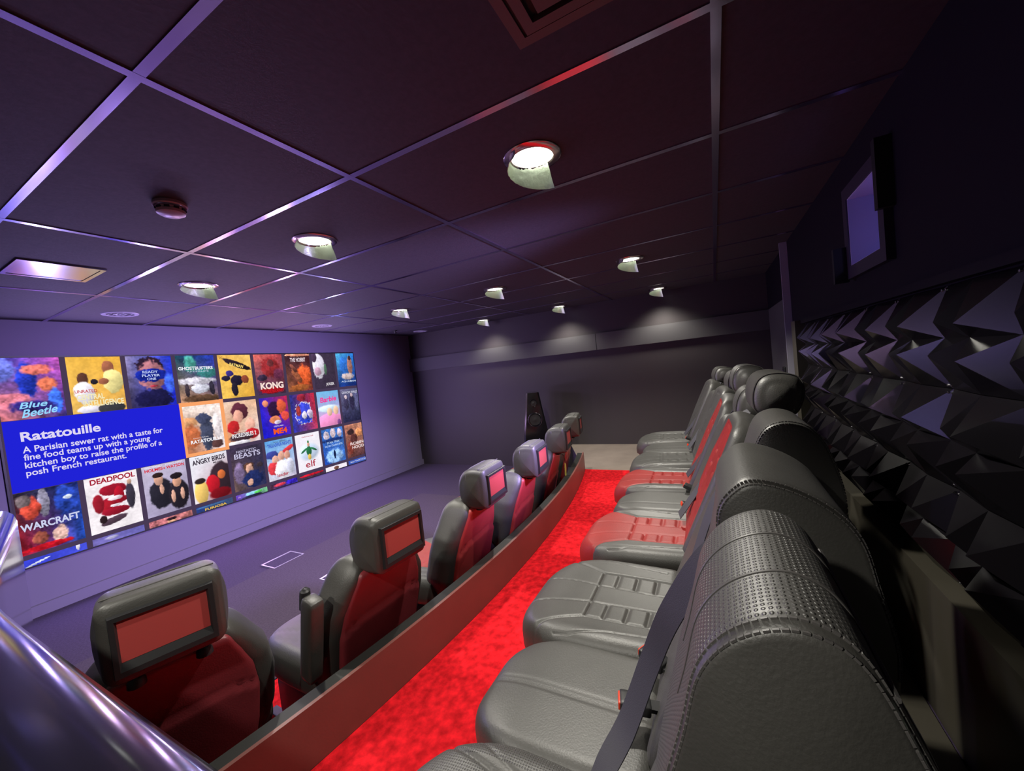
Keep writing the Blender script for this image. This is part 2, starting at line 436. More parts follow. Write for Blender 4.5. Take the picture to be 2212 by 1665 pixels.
# ---------------------------------------------------------------- downlights
def downlight(x, y, label, power, hood=True):
    t = thing('downlight', label, 'ceiling light', (x, y, CZ), 0, 'recessed downlights in the dark ceiling')
    m = MB(); m.lathe([(.074, .002), (.074, -.004), (.078, -.009), (.100, -.008), (.107, -.003), (.107, .001)], 48); m.build('trim_ring', RING, t)
    m = MB(); m.lathe([(.074, .001), (.072, .03), (.05, .075), (.0, .08)], 40); m.build('reflector', REFL, t)
    m = MB(); m.lathe([(0, .035), (.025, .036), (.038, .045), (.04, .06)], 32); m.build('bulb', LAMP, t)
    m = MB(); V = []; F = []; n = 36; k = 6
    rn = random.Random(int(x*100+y*10))
    for i in range(n+1):
        u = i/n; a = math.radians(158-186*u)
        drop = .030+.065*u**1.2
        for j in range(k+1):
            s = j/k; z = .03-(drop+.03)*s; r = .0735+(.022*max(0, (s-.3)/.7)) + (rn.uniform(-.0012, .0012) if 0 < j else 0)
            V.append((r*math.cos(a), r*math.sin(a), z))
    for i in range(n):
        for j in range(k): F.append((i*(k+1)+j, i*(k+1)+j+1, (i+1)*(k+1)+j+1, (i+1)*(k+1)+j))
    V2 = [(vx*1.012, vy*1.012, vz) for vx, vy, vz in V]; nn = len(V)
    F2 = [tuple(q+nn for q in f[::-1]) for f in F]
    ed = [(i*(k+1)+k, (i+1)*(k+1)+k, nn+(i+1)*(k+1)+k, nn+i*(k+1)+k) for i in range(n)]
    m.add(V+V2, F+F2+ed); m.build('foil_hood', FOIL, t, smooth=60)
    ld = bpy.data.lights.new('downlight_lamp', 'SPOT'); ld.energy = power; ld.spot_size = math.radians(128 if x > 4.5 else 130); ld.spot_blend = .7 if x > 4.5 else .4
    ld.color = (1, .955, .85); ld.shadow_soft_size = .03 if x < 4.5 else .08
    lo = bpy.data.objects.new('downlight_lamp', ld); C.objects.link(lo); lo.parent = t; lo.location = (0, 0, -.115)
    return t
DL = {(0, 0): ('large bright downlight with foil hood above the near red aisle', 1.2), (0, 1): ('downlight with foil hood left of the brightest one, second in the near column', 1), (0, 2): ('downlight with foil hood nearest the screen between two grid bars', 1),
      (1, 0): ('small downlight with foil hood above the far rear seats', 1.3), (1, 1): ('downlight with foil hood in the middle of the ceiling', 1), (1, 2): ('downlight with foil hood ahead of the screen corner', 1),
      (2, 0): ('downlight beside the far wall, rightmost of the wall lights', 1.2), (2, 1): ('downlight beside the far wall, middle of the wall lights', 1), (2, 2): ('downlight beside the far wall, leftmost of the wall lights', 1)}
for (i, j), (lb, p) in DL.items(): downlight(LX[i], LY[j], lb, LAMP_W*p*(.45 if i == 2 else 1))

DL2 = {(-.47, .54): 'downlight above the camera side of the rear row', (-.47, 1.78): 'downlight above the near end of the front row'}
for (x, y), lb in DL2.items(): downlight(x, y, lb, LAMP_W*.9)

# ceiling speakers
def ceiling_speaker(x, y, lb):
    t = thing('ceiling_speaker', lb, 'ceiling speaker', (x, y, CZ), 0, 'round ceiling speakers near the screen')
    m = MB(); m.lathe([(.082, .0), (.084, -.006), (.108, -.006), (.112, 0)], 40); m.build('rim', PALE, t)
    m = MB(); m.lathe([(0, -.002), (.083, -.002), (.083, 0)], 40); m.build('grille', GRIL, t)
    m = MB()
    for k in range(5): m.box(-.06+.03*k-.003, -.06+.03*k+.003, -.06+.012*(k % 2), .05, -.005, -.002)
    m.lathe([(.03, -.003), (.034, -.005), (.04, -.003)], 24); m.build('cone_mount', PALE, t)
for x, y, lb in ((1.355, 4.16, 'round ceiling speaker above the left part of the screen'), (3.17, 4.17, 'round ceiling speaker above the right end of the screen'), (4.93, 4.15, 'round ceiling speaker in the far front corner')): ceiling_speaker(x, y, lb)
# smoke detector
t = thing('smoke_detector', 'small round smoke detector on the ceiling above the screen side', 'smoke detector', (.775, 1.80, CZ))
m = MB(); m.lathe([(.0, -.001), (.052, -.001), (.054, -.012), (.050, -.016), (.05, 0)], 40); m.build('base', WHIT, t)
m = MB(); m.lathe([(0.0, -.016), (.044, -.016), (.046, -.022), (.042, -.027), (.046, -.031), (.044, -.040), (.032, -.047), (.0, -.049)], 40); m.build('dome', WHIT, t)
m = MB()
for k in range(10):
    a = 2*PI*k/10; m.box(-.008, .008, .0425, .0475, -.0305, -.0225, T=Matrix.Rotation(a, 4, 'Z'))
m.build('vent_slots', GRIL, t)
# small sensor near front
t = thing('ceiling_sensor', 'tiny dark ceiling sensor near the screen corner', 'sensor', (4.42, 4.2, CZ))
m = MB(); m.lathe([(0, -.05), (.02, -.045), (.03, -.02), (.03, 0)], 20); m.build('housing', PLAS, t)
m = MB(); m.box(-.015, .015, -.034, -.03, -.03, -.02); m.build('lens', PALE, t)
# hatches
def hatch(x0, x1, y0, y1, lb, name='ceiling_hatch', mt=GRID):
    t = thing(name, lb, 'ceiling hatch', ((x0+x1)/2, (y0+y1)/2, CZ)); a = (x1-x0)/2; b = (y1-y0)/2
    m = MB()
    for q in holed(-a, a, -b, b, [(-a+.018, a-.018, -b+.018, b-.018)]): m.box(q[0], q[1], q[2], q[3], -.008, 0)
    m.build('hatch_frame', PALE if mt is GRID else mt, t, smooth=0)
    m = MB(); m.box(-a+.02, a-.02, -b+.02, b-.02, -.006, 0, b=.001); m.build('hatch_door', mt, t)
hatch(.598, .908, 2.87, 3.19, 'square access hatch in the ceiling at the upper left of the screen', mt=mat('hatch_gloss', (.50, .46, .58), .2, metal=1))
t = thing('ceiling_vent', 'square ceiling vent with stepped frame at the top edge behind the bright lamp', 'ceiling vent', (.72, .17, CZ))
VM = mat('vent_paint', (.16, .10, .085), .5)
for a, z, nm in ((.19, -.006, 'outer_frame'), (.155, -.014, 'middle_frame'), (.11, -.020, 'inner_frame')):
    m = MB()
    for q in holed(-a, a, -a, a, [(-a+.024, a-.024, -a+.024, a-.024)]): m.box(q[0], q[1], q[2], q[3], z, 0)
    m.build(nm, VM, t, smooth=0)
m = MB(); m.box(-.08, .08, -.08, .08, -.012, 0, b=.002); m.build('centre_plate', VM, t)

# ---------------------------------------------------------------- floor boxes
for x, y, lb in ((1.86, 3.52, 'floor box outlined in pale metal nearer the screen'), (1.86, 2.74, 'floor box outlined in pale metal beside the second front seat')):
    t = thing('floor_box', lb, 'floor box', (x+.13, y, .012 if y < 3.4 else .001), 0, 'metal framed floor boxes')
    m = MB(); b0 = .1 if y > 3 else .1
    for q in holed(-.135, .135, -b0, b0, [(-.125, .125, -b0+.008, b0-.018)]): m.box(q[0], q[1], q[2], q[3], 0, .004 if y < 3.4 else .013)
    m.build('box_frame', METL, t, smooth=0)
    m = MB(); m.box(-.124, .124, -b0+.009, b0-.019, 0, .002 if y < 3.4 else .012); m.build('box_lid', GREYC, t, smooth=0)

# ---------------------------------------------------------------- the projected screen
SX0, SX1, SZ0, SZ1, SY = .765, 3.976, rz(-1.087), rz(.486), 4.642
scn = thing('projection_screen', 'wide lit projection screen showing a grid of film posters on the front wall', 'screen', (0, SY, 0))
m = MB(); m.box(SX0-.012, SX1+.012, .001, .017, SZ0-.012, SZ1+.012); m.build('screen_frame', PLAS, scn, smooth=0)
m = MB(); c = lin((72, 58, 84))
m.add([(SX0, 0, SZ0), (SX1, 0, SZ0), (SX1, 0, SZ1), (SX0, 0, SZ1)], [(0, 1, 2, 3)], col=c); m.build('screen_surface', SCRN, scn, smooth=0)
TXT = {}
def text_mesh(s, bold=0):
    if (s, bold) in TXT: return TXT[(s, bold)]
    cu = bpy.data.curves.new('t', 'FONT'); cu.body = s; cu.size = 1; cu.offset = bold; cu.resolution_u = 4
    o = bpy.data.objects.new('t', cu); C.objects.link(o); bpy.context.view_layer.update()
    me = bpy.data.meshes.new_from_object(o.evaluated_get(bpy.context.evaluated_depsgraph_get()))
    V = np.array([v.co[:] for v in me.vertices]) if len(me.vertices) else np.zeros((0, 3)); F = [tuple(p.vertices) for p in me.polygons]
    bpy.data.objects.remove(o); bpy.data.meshes.remove(me); bpy.data.curves.remove(cu)
    TXT[(s, bold)] = (V, F); return V, F
LYR = .0006
def put_text(mb, s, x, z, wdt, hgt, col, bold=.012, shear=0, lay=2, rot=0):
    """text fitted into a box: left x, baseline z, width, height (all metres)"""
    V, F = text_mesh(s, bold)
    if not len(V): return
    a = V.min(0); b = V.max(0); q = (V-a)/np.maximum(b-a, 1e-6)
    X = q[:, 0]*wdt; Z = q[:, 1]*hgt; X = X+shear*Z
    if rot: X, Z = X*math.cos(rot)-Z*math.sin(rot), X*math.sin(rot)+Z*math.cos(rot)
    P = np.stack([x+X, np.full(len(X), -LYR*lay), z+Z], 1)
    mb.add(P, F, col=lin(col))
def vnoise(nx, ny, sc_, rnd):
    g = rnd.random((int(ny/sc_)+3, int(nx/sc_)+3)); xs = np.arange(nx)/sc_; ys = np.arange(ny)/sc_
    xi = xs.astype(int); yi = ys.astype(int); fx = xs-xi; fy = (ys-yi)[:, None]
    fx = fx*fx*(3-2*fx); fy = fy*fy*(3-2*fy)
    a = g[yi][:, xi]; b = g[yi][:, xi+1]; c = g[yi+1][:, xi]; d = g[yi+1][:, xi+1]
    return (a*(1-fx)+b*fx)*(1-fy)+(c*(1-fx)+d*fx)*fy
def poster(k, row, cols, blobs=(), texts=(), noise=.25, seed=0, rect=None, zclip=None, nm='film_poster', label=None):
    """cols: 4 corner colours TL TR BL BR (sRGB); blobs: (cx,cy,rx,ry,col,edge); texts: (s,x,y,w,h,col,bold,shear)"""
    if rect: x0, x1, z0, z1 = rect
    else:
        x0 = .7758+.36293*k; x1 = min(x0+.3286, SX1); z1 = rz(.483-.505*row); z0 = z1-.4678
    zc = max(z0, SZ0)
    NX, NY = 60, 82; rn = np.random.default_rng(seed*77+k*13+row*5+1)
    nyv = max(6, int(NY*(z1-zc)/.4678))
    U, W = np.meshgrid((np.arange(NX)+.5)/NX, 1-(np.arange(nyv)+.5)/nyv*(z1-zc)/(z1-z0))
    U = U*(x1-x0)/.3286 if not rect else U
    tl, tr, bl, br = [np.array(c, float) for c in cols]
    I = ((tl*(1-U)[..., None]+tr*U[..., None])*W[..., None]+(bl*(1-U)[..., None]+br*U[..., None])*(1-W)[..., None])
    nz = vnoise(NX, nyv, 9, rn)*.4+vnoise(NX, nyv, 4, rn)*.3+vnoise(NX, nyv, 2, rn)*.3
    n2 = vnoise(NX, nyv, 5, rn)*.6+vnoise(NX, nyv, 2.2, rn)*.4
    I = I*(1+noise*2*(nz-.5))[..., None]
    for b in blobs:
        cx, cy_b, rx, ry, col = b[:5]; ed = b[5] if len(b) > 5 else 6; an = b[6] if len(b) > 6 else 0
        dx = U-cx; dy = W-cy_b; ca, sa = math.cos(an), math.sin(an)
        d = np.sqrt(((dx*ca+dy*sa)/rx)**2+((-dx*sa+dy*ca)/ry)**2)
        al = np.clip((1-d+(n2-.5)*.5*min(1, noise*4))*ed*1.5+.5, 0, 1)[..., None]
        shd = 1+noise*2.2*(nz-.5)-.28*np.clip(dx/rx*.5+(-dy/ry)*.5, -1, 1)
        I = I*(1-al)+(np.array(col, float)*shd[..., None])*al
    I = np.clip(I, 0, 255)/255; L = np.where(I <= .04045, I/12.92, ((I+.055)/1.055)**2.4)
    m = MB(); xs = np.linspace(x0, x1, NX+1); zs = np.linspace(z1, zc, nyv+1)
    V = [(x, -LYR, z) for z in zs for x in xs]; F = []; col = []
    for j in range(nyv):
        for i in range(NX):
            a = j*(NX+1)+i; F.append((a, a+NX+1, a+NX+2, a+1)); col.append(tuple(L[j, i]))
    m.add(V, F, col=col)
    for t_ in texts:
        s, tx, ty, tw, th, tc = t_[:6]; bo = t_[6] if len(t_) > 6 else .012; sh = t_[7] if len(t_) > 7 else 0; ro = t_[8] if len(t_) > 8 else 0
        W_ = .3286 if not rect else x1-x0; H_ = z1-z0
        if z0+ty*H_ < zc-.001: continue
        if x0+(tx+tw)*W_ > x1+.002: tw = (x1-x0)/W_-tx-.02
        put_text(m, s, x0+tx*W_, z0+ty*H_, tw*W_, th*H_, tc, bo, sh, 2, ro)
    o = m.build(nm, SCRN, scn, smooth=0)
    if label: o['label'] = label
    return o
W1 = (240, 238, 245); SK = (205, 140, 110)
# first row
poster(0, 0, [(60, 70, 200), (200, 90, 190), (215, 120, 120), (60, 50, 130)], [(.12, .8, .2, .18, (120, 130, 240), 2), (.45, .62, .16, .3, (40, 60, 190), 3), (.75, .55, .15, .12, (230, 120, 90), 2), (.2, .3, .3, .14, (230, 130, 150), 2), (.85, .28, .12, .2, (70, 120, 255), 3), (.5, .2, .35, .1, (50, 40, 120), 2), (.62, .8, .25, .08, (235, 120, 110), 2)],
       [('Blue', .28, .17, .42, .1, (150, 215, 255), .02, .4, .08), ('Beetle', .3, .02, .55, .13, (150, 215, 255), .02, .4, .14)], .5, label='blue and pink poster with slanted lettering')
poster(1, 0, [(245, 190, 80), (240, 182, 70), (245, 195, 100), (235, 180, 90)], [(.25, .6, .1, .12, (95, 60, 50)), (.25, .36, .19, .2, (235, 230, 240)), (.74, .8, .12, .12, (165, 100, 75)), (.8, .55, .2, .22, (240, 225, 150)), (.62, .55, .1, .06, (165, 100, 75)), (.45, .55, .07, .05, (40, 35, 45)), (.3, .06, .22, .07, (235, 230, 245)), (.72, .05, .26, .1, (60, 60, 65))],
       [('UNRATED', .08, .36, .4, .055, (200, 20, 40), .01), ('CENTRAL', .1, .235, .5, .1, (245, 235, 190), .03), ('INTELLIGENCE', .2, .11, .76, .11, (245, 235, 190), .03)], .12, label='yellow poster with two figures')
poster(2, 0, [(150, 140, 190), (40, 60, 220), (50, 45, 80), (30, 40, 190)], [(.5, .8, .3, .18, (45, 30, 50), 4), (.52, .6, .3, .3, (170, 110, 120), 4), (.5, .62, .36, .13, (25, 40, 150), 6), (.5, .14, .44, .2, (30, 28, 70), 4), (.9, .45, .12, .2, (70, 110, 255), 2), (.53, .4, .09, .02, (190, 60, 80), 4)],
       [('READY', .32, .66, .34, .05, (200, 215, 255), .02), ('PLAYER', .3, .59, .4, .05, (200, 215, 255), .02), ('ONE', .4, .52, .2, .05, (200, 215, 255), .02)], .3, label='blue poster with a visor')
poster(3, 0, [(30, 70, 90), (40, 60, 190), (190, 140, 110), (130, 100, 90)], [(.35, .82, .15, .18, (80, 170, 160), 2), (.5, .45, .5, .08, (225, 220, 235), 2), (.8, .62, .3, .12, (60, 130, 130), 2), (.55, .28, .24, .1, (200, 200, 215), 5), (.2, .25, .06, .14, (60, 50, 60)), (.85, .28, .07, .16, (50, 45, 60)), (.55, .06, .5, .08, (90, 65, 50), 3)],
       [('GHOSTBUSTERS', .04, .69, .9, .07, (245, 245, 255), .03), ('AFTERLIFE', .24, .64, .58, .03, (200, 210, 230), .0)], .35)
poster(4, 0, [(245, 190, 90), (245, 200, 110), (250, 205, 95), (230, 170, 60)], [(.3, .57, .11, .07, (60, 50, 130)), (.5, .4, .2, .12, (35, 30, 50)), (.4, .2, .1, .16, (40, 35, 50)), (.75, .42, .12, .1, (140, 70, 50)), (.18, .46, .13, .06, (40, 35, 60)), (.55, .78, .42, .07, (40, 30, 40), 5, -.3)],
       [('BATMAN', .32, .755, .42, .07, (245, 215, 120), .03, 0, -.25), ('DC', .05, .92, .1, .045, (90, 60, 40), .01)], .15)
poster(5, 0, [(225, 110, 100), (190, 70, 80), (70, 50, 90), (60, 40, 60)], [(.55, .68, .32, .24, (150, 45, 50), 3), (.56, .78, .12, .1, (110, 50, 55), 3), (.22, .42, .16, .08, (60, 45, 70)), (.8, .5, .18, .14, (110, 50, 80), 2), (.5, .1, .4, .08, (150, 20, 30), 3)],
       [('KONG', .12, .13, .82, .17, (250, 225, 215), .04), ('SKULL ISLAND', .14, .04, .78, .07, (200, 25, 40), .03)], .3)
poster(6, 0, [(60, 35, 50), (70, 35, 45), (150, 90, 60), (120, 50, 45)], [(.55, .97, .6, .035, (235, 160, 130), 8), (.7, .4, .3, .28, (225, 95, 50), 2), (.4, .42, .26, .1, (150, 85, 60), 4, -.8), (.3, .62, .16, .06, (140, 80, 70), 3, -.7), (.5, .1, .4, .08, (170, 95, 50), 2)],
       [('EXTENDED EDITION', .08, .955, .84, .028, (190, 90, 80), 0), ('THE HOBBIT', .2, .79, .62, .11, (240, 225, 235), .02)], .35)
poster(7, 0, [(70, 60, 80), (62, 50, 70), (60, 48, 70), (60, 48, 68)], [(.25, .65, .27, .36, (225, 220, 235), 5), (.08, .9, .12, .14, (80, 60, 90), 4), (.2, .5, .15, .12, (190, 150, 175), 2), (.55, .55, .06, .16, (80, 110, 90), 3)],
       [('JOKER', .5, .06, .38, .1, (235, 230, 235), .02)], .15)
poster(8, 0, [(90, 190, 240), (40, 120, 220), (30, 60, 140), (25, 40, 110)], [(.4, .6, .25, .3, (50, 110, 200), 2), (.66, .62, .13, .3, (160, 110, 100), 4), (.68, .86, .07, .07, (70, 45, 50), 4), (.5, .3, .3, .1, (200, 180, 180), 2)],
       [('AQUAMAN', .14, .12, .8, .055, (220, 235, 255), .01)], .3)
# second row
m = MB(); bx0, bx1, bz0, bz1 = .7758, 1.843, rz(-.523), rz(.012)
m.add([(bx0, -LYR, bz0), (bx1, -LYR, bz0), (bx1, -LYR, bz1), (bx0, -LYR, bz1)], [(0, 1, 2, 3)], col=lin((32, 34, 214)))
LT = (222, 215, 245)
put_text(m, 'Ratatouille', bx0+.077, rz(-.150), .430, .072, LT, .028)
for i, (s, wd) in enumerate((('A Parisian sewer rat with a taste for', .84), ('fine food teams up with a young', .74), ('kitchen boy to raise the profile of a', .82), ('posh French restaurant.', .565))):
    hh = .062 if i in (1, 2, 3) else .050
    put_text(m, s, bx0+.077, rz(-.238)-.0595*i-(.0115 if i else 0), wd, hh, LT, .016)
m.build('info_panel', SCRN, scn, smooth=0, label='blue panel with the film title and text')
m = MB(); fx0, fx1, fz0, fz1 = 1.843, 2.228, rz(-.523), rz(.018)
m.add([(fx0, -LYR*.5, fz0), (fx1, -LYR*.5, fz0), (fx1, -LYR*.5, fz1), (fx0, -LYR*.5, fz1)], [(0, 1, 2, 3)], col=lin((250, 165, 105)))
m.build('selection_frame', SCRN, scn, smooth=0, label='orange highlight frame')
poster(3, 1, [(240, 225, 215), (245, 230, 225), (190, 110, 70), (235, 225, 230)], [(.1, .65, .3, .1, (235, 170, 120), 2), (.15, .35, .25, .25, (200, 110, 70), 2), (.55, .4, .17, .4, (70, 75, 100), 4), (.5, .7, .2, .12, (70, 75, 105), 4), (.85, .5, .1, .3, (240, 228, 230), 3), (.8, .12, .16, .1, (90, 60, 60), 3)],
       [('Disney PIXAR', .18, .285, .4, .03, (240, 235, 240), 0), ('RATATOUILLE', .1, .19, .84, .075, (250, 250, 255), .03)], .25, label='highlighted poster')
poster(4, 1, [(240, 210, 190), (240, 190, 150), (220, 140, 90), (225, 215, 225)], [(.45, .75, .26, .2, (95, 45, 60), 5), (.38, .64, .15, .15, (235, 170, 150), 5), (.2, .4, .18, .16, (190, 40, 45), 4), (.72, .42, .17, .15, (240, 180, 160), 5), (.75, .2, .22, .12, (190, 35, 45), 4), (.4, .15, .35, .1, (70, 50, 60), 3), (.3, .03, .4, .05, (235, 230, 240), 5)],
       [('Disney PIXAR', .2, .27, .4, .025, (240, 235, 240), 0), ('INCREDIBLES 2', .12, .15, .76, .1, (245, 240, 245), .02)], .15)
poster(5, 1, [(50, 40, 200), (200, 40, 80), (30, 30, 215), (60, 35, 190)], [(.5, .68, .24, .2, (50, 25, 60), 4), (.75, .75, .17, .18, (215, 90, 60), 3), (.85, .5, .16, .12, (225, 80, 70), 3), (.2, .86, .1, .08, (230, 140, 110), 4), (.48, .42, .2, .1, (225, 130, 90), 4), (.55, .36, .13, .05, (210, 200, 225), 4)],
       [('DESPICABLE', .4, .24, .34, .035, (220, 215, 235), .01), ('ME4', .36, .06, .5, .14, (245, 90, 30), .04)], .2)
poster(6, 1, [(40, 50, 130), (190, 40, 60), (50, 60, 190), (190, 60, 90)], [(.45, .9, .18, .1, (150, 40, 60), 3), (.5, .48, .36, .3, (215, 215, 235), 10), (.5, .48, .33, .27, (60, 70, 200), 6), (.28, .55, .1, .14, (170, 60, 60), 3), (.75, .45, .12, .12, (205, 190, 220), 3), (.5, .42, .1, .1, (225, 215, 230), 3)],
       [('SONIC 2', .2, .2, .6, .1, (40, 70, 230), .03)], .35)
poster(7, 1, [(120, 190, 235), (110, 185, 235), (240, 170, 220), (240, 150, 205)], [(.5, .5, .5, .1, (215, 235, 250), 2), (.5, .16, .6, .2, (245, 150, 205), 8), (.5, .4, .12, .12, (240, 200, 170), 4), (.8, .42, .12, .13, (240, 195, 165), 4), (.9, .06, .09, .09, (120, 70, 130), 5)],
       [('Barbie', .13, .68, .74, .15, (240, 60, 150), .03, .15, .05)], .06)
poster(8, 1, [(110, 105, 140), (90, 95, 130), (45, 45, 80), (35, 35, 65)], [(.25, .6, .12, .22, (60, 55, 85), 4), (.25, .76, .07, .06, (200, 180, 190)), (.55, .6, .12, .28, (50, 45, 75), 4), (.56, .8, .07, .06, (190, 165, 175)), (.8, .62, .09, .25, (90, 90, 130), 3)],
       [('GRINDELWALD', .08, .86, .84, .07, (215, 215, 235), .01)], .35)
# third row
poster(0, 2, [(45, 40, 50), (35, 50, 130), (170, 25, 40), (40, 90, 210)], [(.42, .77, .1, .24, (150, 145, 170), 5), (.22, .72, .15, .18, (205, 75, 60), 3), (.12, .86, .12, .1, (120, 105, 110), 3), (.78, .74, .2, .24, (45, 75, 185), 3), (.8, .78, .08, .04, (220, 230, 250), 3), (.3, .22, .12, .1, (170, 90, 75), 3), (.62, .2, .12, .14, (215, 175, 165), 3), (.4, .06, .4, .05, (190, 25, 40), 4)],
       [('WARCRAFT', .03, .37, .93, .12, (205, 210, 240), .03)], .5)
poster(1, 2, [(248, 240, 245)]*4, [(.5, .72, .27, .1, (150, 25, 45), 7), (.5, .52, .28, .07, (160, 30, 50), 6), (.6, .6, .1, .16, (170, 25, 45), 5), (.38, .4, .14, .14, (165, 30, 45), 5), (.5, .33, .26, .07, (150, 25, 45), 6), (.2, .52, .1, .17, (150, 30, 45), 4), (.82, .55, .09, .24, (60, 55, 70), 5), (.83, .8, .045, .05, (200, 160, 140), 5), (.45, .17, .26, .06, (80, 60, 75), 5, .15), (.25, .22, .07, .07, (45, 30, 35), 4), (.52, .56, .14, .04, (240, 225, 235), 5), (.5, .43, .1, .025, (235, 225, 235), 5)],
       [('DEADPOOL', .1, .87, .86, .1, (165, 25, 50), .03)], .1, label='white poster with red title')
poster(2, 2, [(205, 195, 220), (195, 185, 215), (175, 165, 200), (150, 140, 170)], [(.36, .42, .26, .3, (40, 38, 50), 5), (.33, .7, .1, .12, (210, 160, 140), 6), (.33, .79, .12, .05, (50, 35, 35), 5), (.75, .32, .24, .3, (40, 35, 45), 5), (.74, .58, .1, .11, (210, 155, 130), 6), (.74, .7, .15, .06, (35, 28, 35), 6), (.38, .5, .05, .1, (215, 165, 145), 5), (.62, .3, .05, .13, (215, 165, 145), 5), (.84, .32, .05, .12, (215, 165, 145), 5)],
       [('WILL FERRELL', .06, .95, .4, .035, (240, 235, 245), .02), ('JOHN C. REILLY', .52, .95, .42, .035, (240, 235, 245), .02), ('HOLMES', .06, .88, .4, .06, (215, 30, 50), .03), ('&', .475, .885, .045, .04, (215, 30, 50), .02), ('WATSON', .54, .88, .42, .06, (215, 30, 50), .03)], .1, label='poster with two figures in dark coats')
poster(3, 2, [(240, 240, 250), (235, 235, 248), (245, 240, 250), (120, 40, 50)], [(.78, .42, .32, .36, (55, 40, 50), 5), (.78, .5, .11, .1, (210, 110, 60), 4), (.52, .33, .19, .2, (195, 30, 45), 5), (.2, .22, .18, .26, (240, 200, 110), 5), (.2, .46, .14, .06, (50, 40, 40), 3), (.7, .1, .3, .12, (120, 20, 30), 3)],
       [('THE', .14, .93, .1, .035, (50, 40, 50), .01), ('ANGRY BIRDS', .06, .81, .88, .11, (50, 40, 55), .03, 0, .04), ('MOVIE', .6, .77, .26, .04, (50, 40, 50), .01)], .06)
poster(4, 2, [(60, 50, 75), (60, 52, 72), (110, 85, 80), (40, 45, 85)], [(.5, .5, .17, .1, (90, 60, 50), 4), (.52, .43, .12, .14, (215, 165, 145), 5), (.2, .4, .15, .25, (130, 110, 150), 2), (.6, .2, .32, .2, (35, 45, 95), 4), (.5, .14, .1, .08, (215, 165, 145), 5), (.85, .5, .1, .06, (60, 50, 60), 3)],
       [('FANTASTIC', .18, .87, .62, .06, (200, 195, 225), .01), ('BEASTS', .1, .74, .82, .12, (200, 195, 225), .02)], .3)
poster(5, 2, [(90, 160, 225), (130, 185, 235), (230, 225, 240), (200, 190, 215)], [(.2, .64, .22, .1, (60, 70, 150), 3), (.8, .72, .22, .06, (220, 60, 70), 3, .3), (.3, .5, .12, .12, (225, 170, 150), 5), (.52, .56, .12, .13, (220, 165, 145), 5), (.74, .56, .11, .12, (220, 160, 140), 5), (.2, .3, .2, .16, (215, 60, 70), 4), (.55, .24, .3, .24, (240, 238, 248), 5), (.8, .28, .15, .2, (215, 215, 235), 4)],
       [('WILL FERRELL', .3, .93, .5, .03, (60, 50, 80), .01), ('TALLADEGA NIGHTS', .08, .83, .86, .09, (60, 90, 200), .03), ('leader', .3, .06, .42, .09, (180, 60, 80), .02)], .15)
poster(6, 2, [(245, 240, 250)]*4, [(.5, .5, .4, .22, (205, 220, 245), 2), (.5, .52, .11, .13, (40, 110, 70), 5), (.3, .55, .14, .03, (45, 115, 75), 5, .4), (.7, .55, .14, .03, (45, 115, 75), 5, -.4), (.5, .7, .05, .06, (225, 170, 150), 5), (.5, .36, .07, .08, (225, 190, 90), 4), (.5, .77, .04, .035, (60, 130, 70), 4)],
       [('Will Ferrell', .26, .9, .48, .035, (190, 60, 80), .01), ('elf', .3, .08, .42, .18, (175, 50, 70), .01)], .04, label='white poster with a green figure')
poster(7, 2, [(60, 110, 190), (70, 120, 200), (30, 70, 170), (60, 110, 200)], [(.22, .82, .13, .13, (205, 190, 205), 4), (.52, .85, .13, .14, (210, 190, 200), 4), (.82, .84, .11, .13, (190, 175, 195), 4), (.5, .2, .4, .2, (150, 190, 240), 2), (.5, .25, .05, .13, (20, 30, 70), 5), (.5, .66, .5, .06, (30, 50, 110), 2)],
       [('STAR TREK', .2, .57, .6, .06, (190, 220, 255), .01), ('INTO DARKNESS', .1, .48, .82, .055, (190, 220, 255), .01)], .4)
poster(8, 2, [(190, 120, 100), (215, 150, 120), (110, 65, 60), (80, 50, 60)], [(.3, .76, .17, .1, (60, 40, 45), 4), (.7, .72, .17, .14, (230, 150, 100), 3), (.4, .55, .2, .15, (90, 50, 50), 3), (.2, .3, .15, .2, (150, 70, 60), 2)],
       [('ROBIN', .2, .36, .7, .09, (240, 225, 225), .02), ('HOOD', .28, .24, .62, .09, (240, 225, 225), .02)], .4)
# cut fourth row
poster(0, 3, [(60, 70, 220), (70, 80, 215), (50, 60, 200), (60, 70, 200)], [(.85, .97, .03, .06, (235, 230, 240), 5), (.2, .92, .2, .015, (220, 225, 250), 4, .2)], noise=.15)
poster(1, 3, [(120, 110, 190), (110, 105, 190), (150, 140, 190), (130, 125, 180)], [(.35, .95, .12, .03, (180, 175, 215), 2)], noise=.2)
poster(2, 3, [(190, 110, 120), (180, 110, 110), (220, 150, 140), (200, 120, 120)], [(.5, .9, .1, .06, (200, 150, 120), 5), (.5, .95, .12, .03, (50, 30, 40), 4)], noise=.7)
poster(3, 3, [(40, 60, 130), (60, 80, 120), (50, 60, 90), (90, 80, 60)], [(.4, .97, .4, .02, (70, 110, 160), 2)], [('FURIOSA', .22, .885, .6, .05, (235, 190, 70), .03)], noise=.2)
poster(4, 3, [(110, 70, 200), (120, 200, 140), (130, 60, 190), (120, 190, 150)], [(.55, .95, .3, .04, (140, 200, 230), 4), (.7, .95, .15, .03, (90, 200, 90), 3), (.5, .9, .35, .02, (40, 40, 70), 3)], [('DC', .06, .93, .08, .03, (230, 180, 240), .01)], noise=.3)
poster(5, 3, [(80, 50, 70), (60, 50, 180), (120, 40, 60), (50, 40, 170)], [(.35, .95, .22, .04, (200, 60, 80), 3), (.78, .95, .22, .06, (60, 40, 200), 5)], noise=.5)
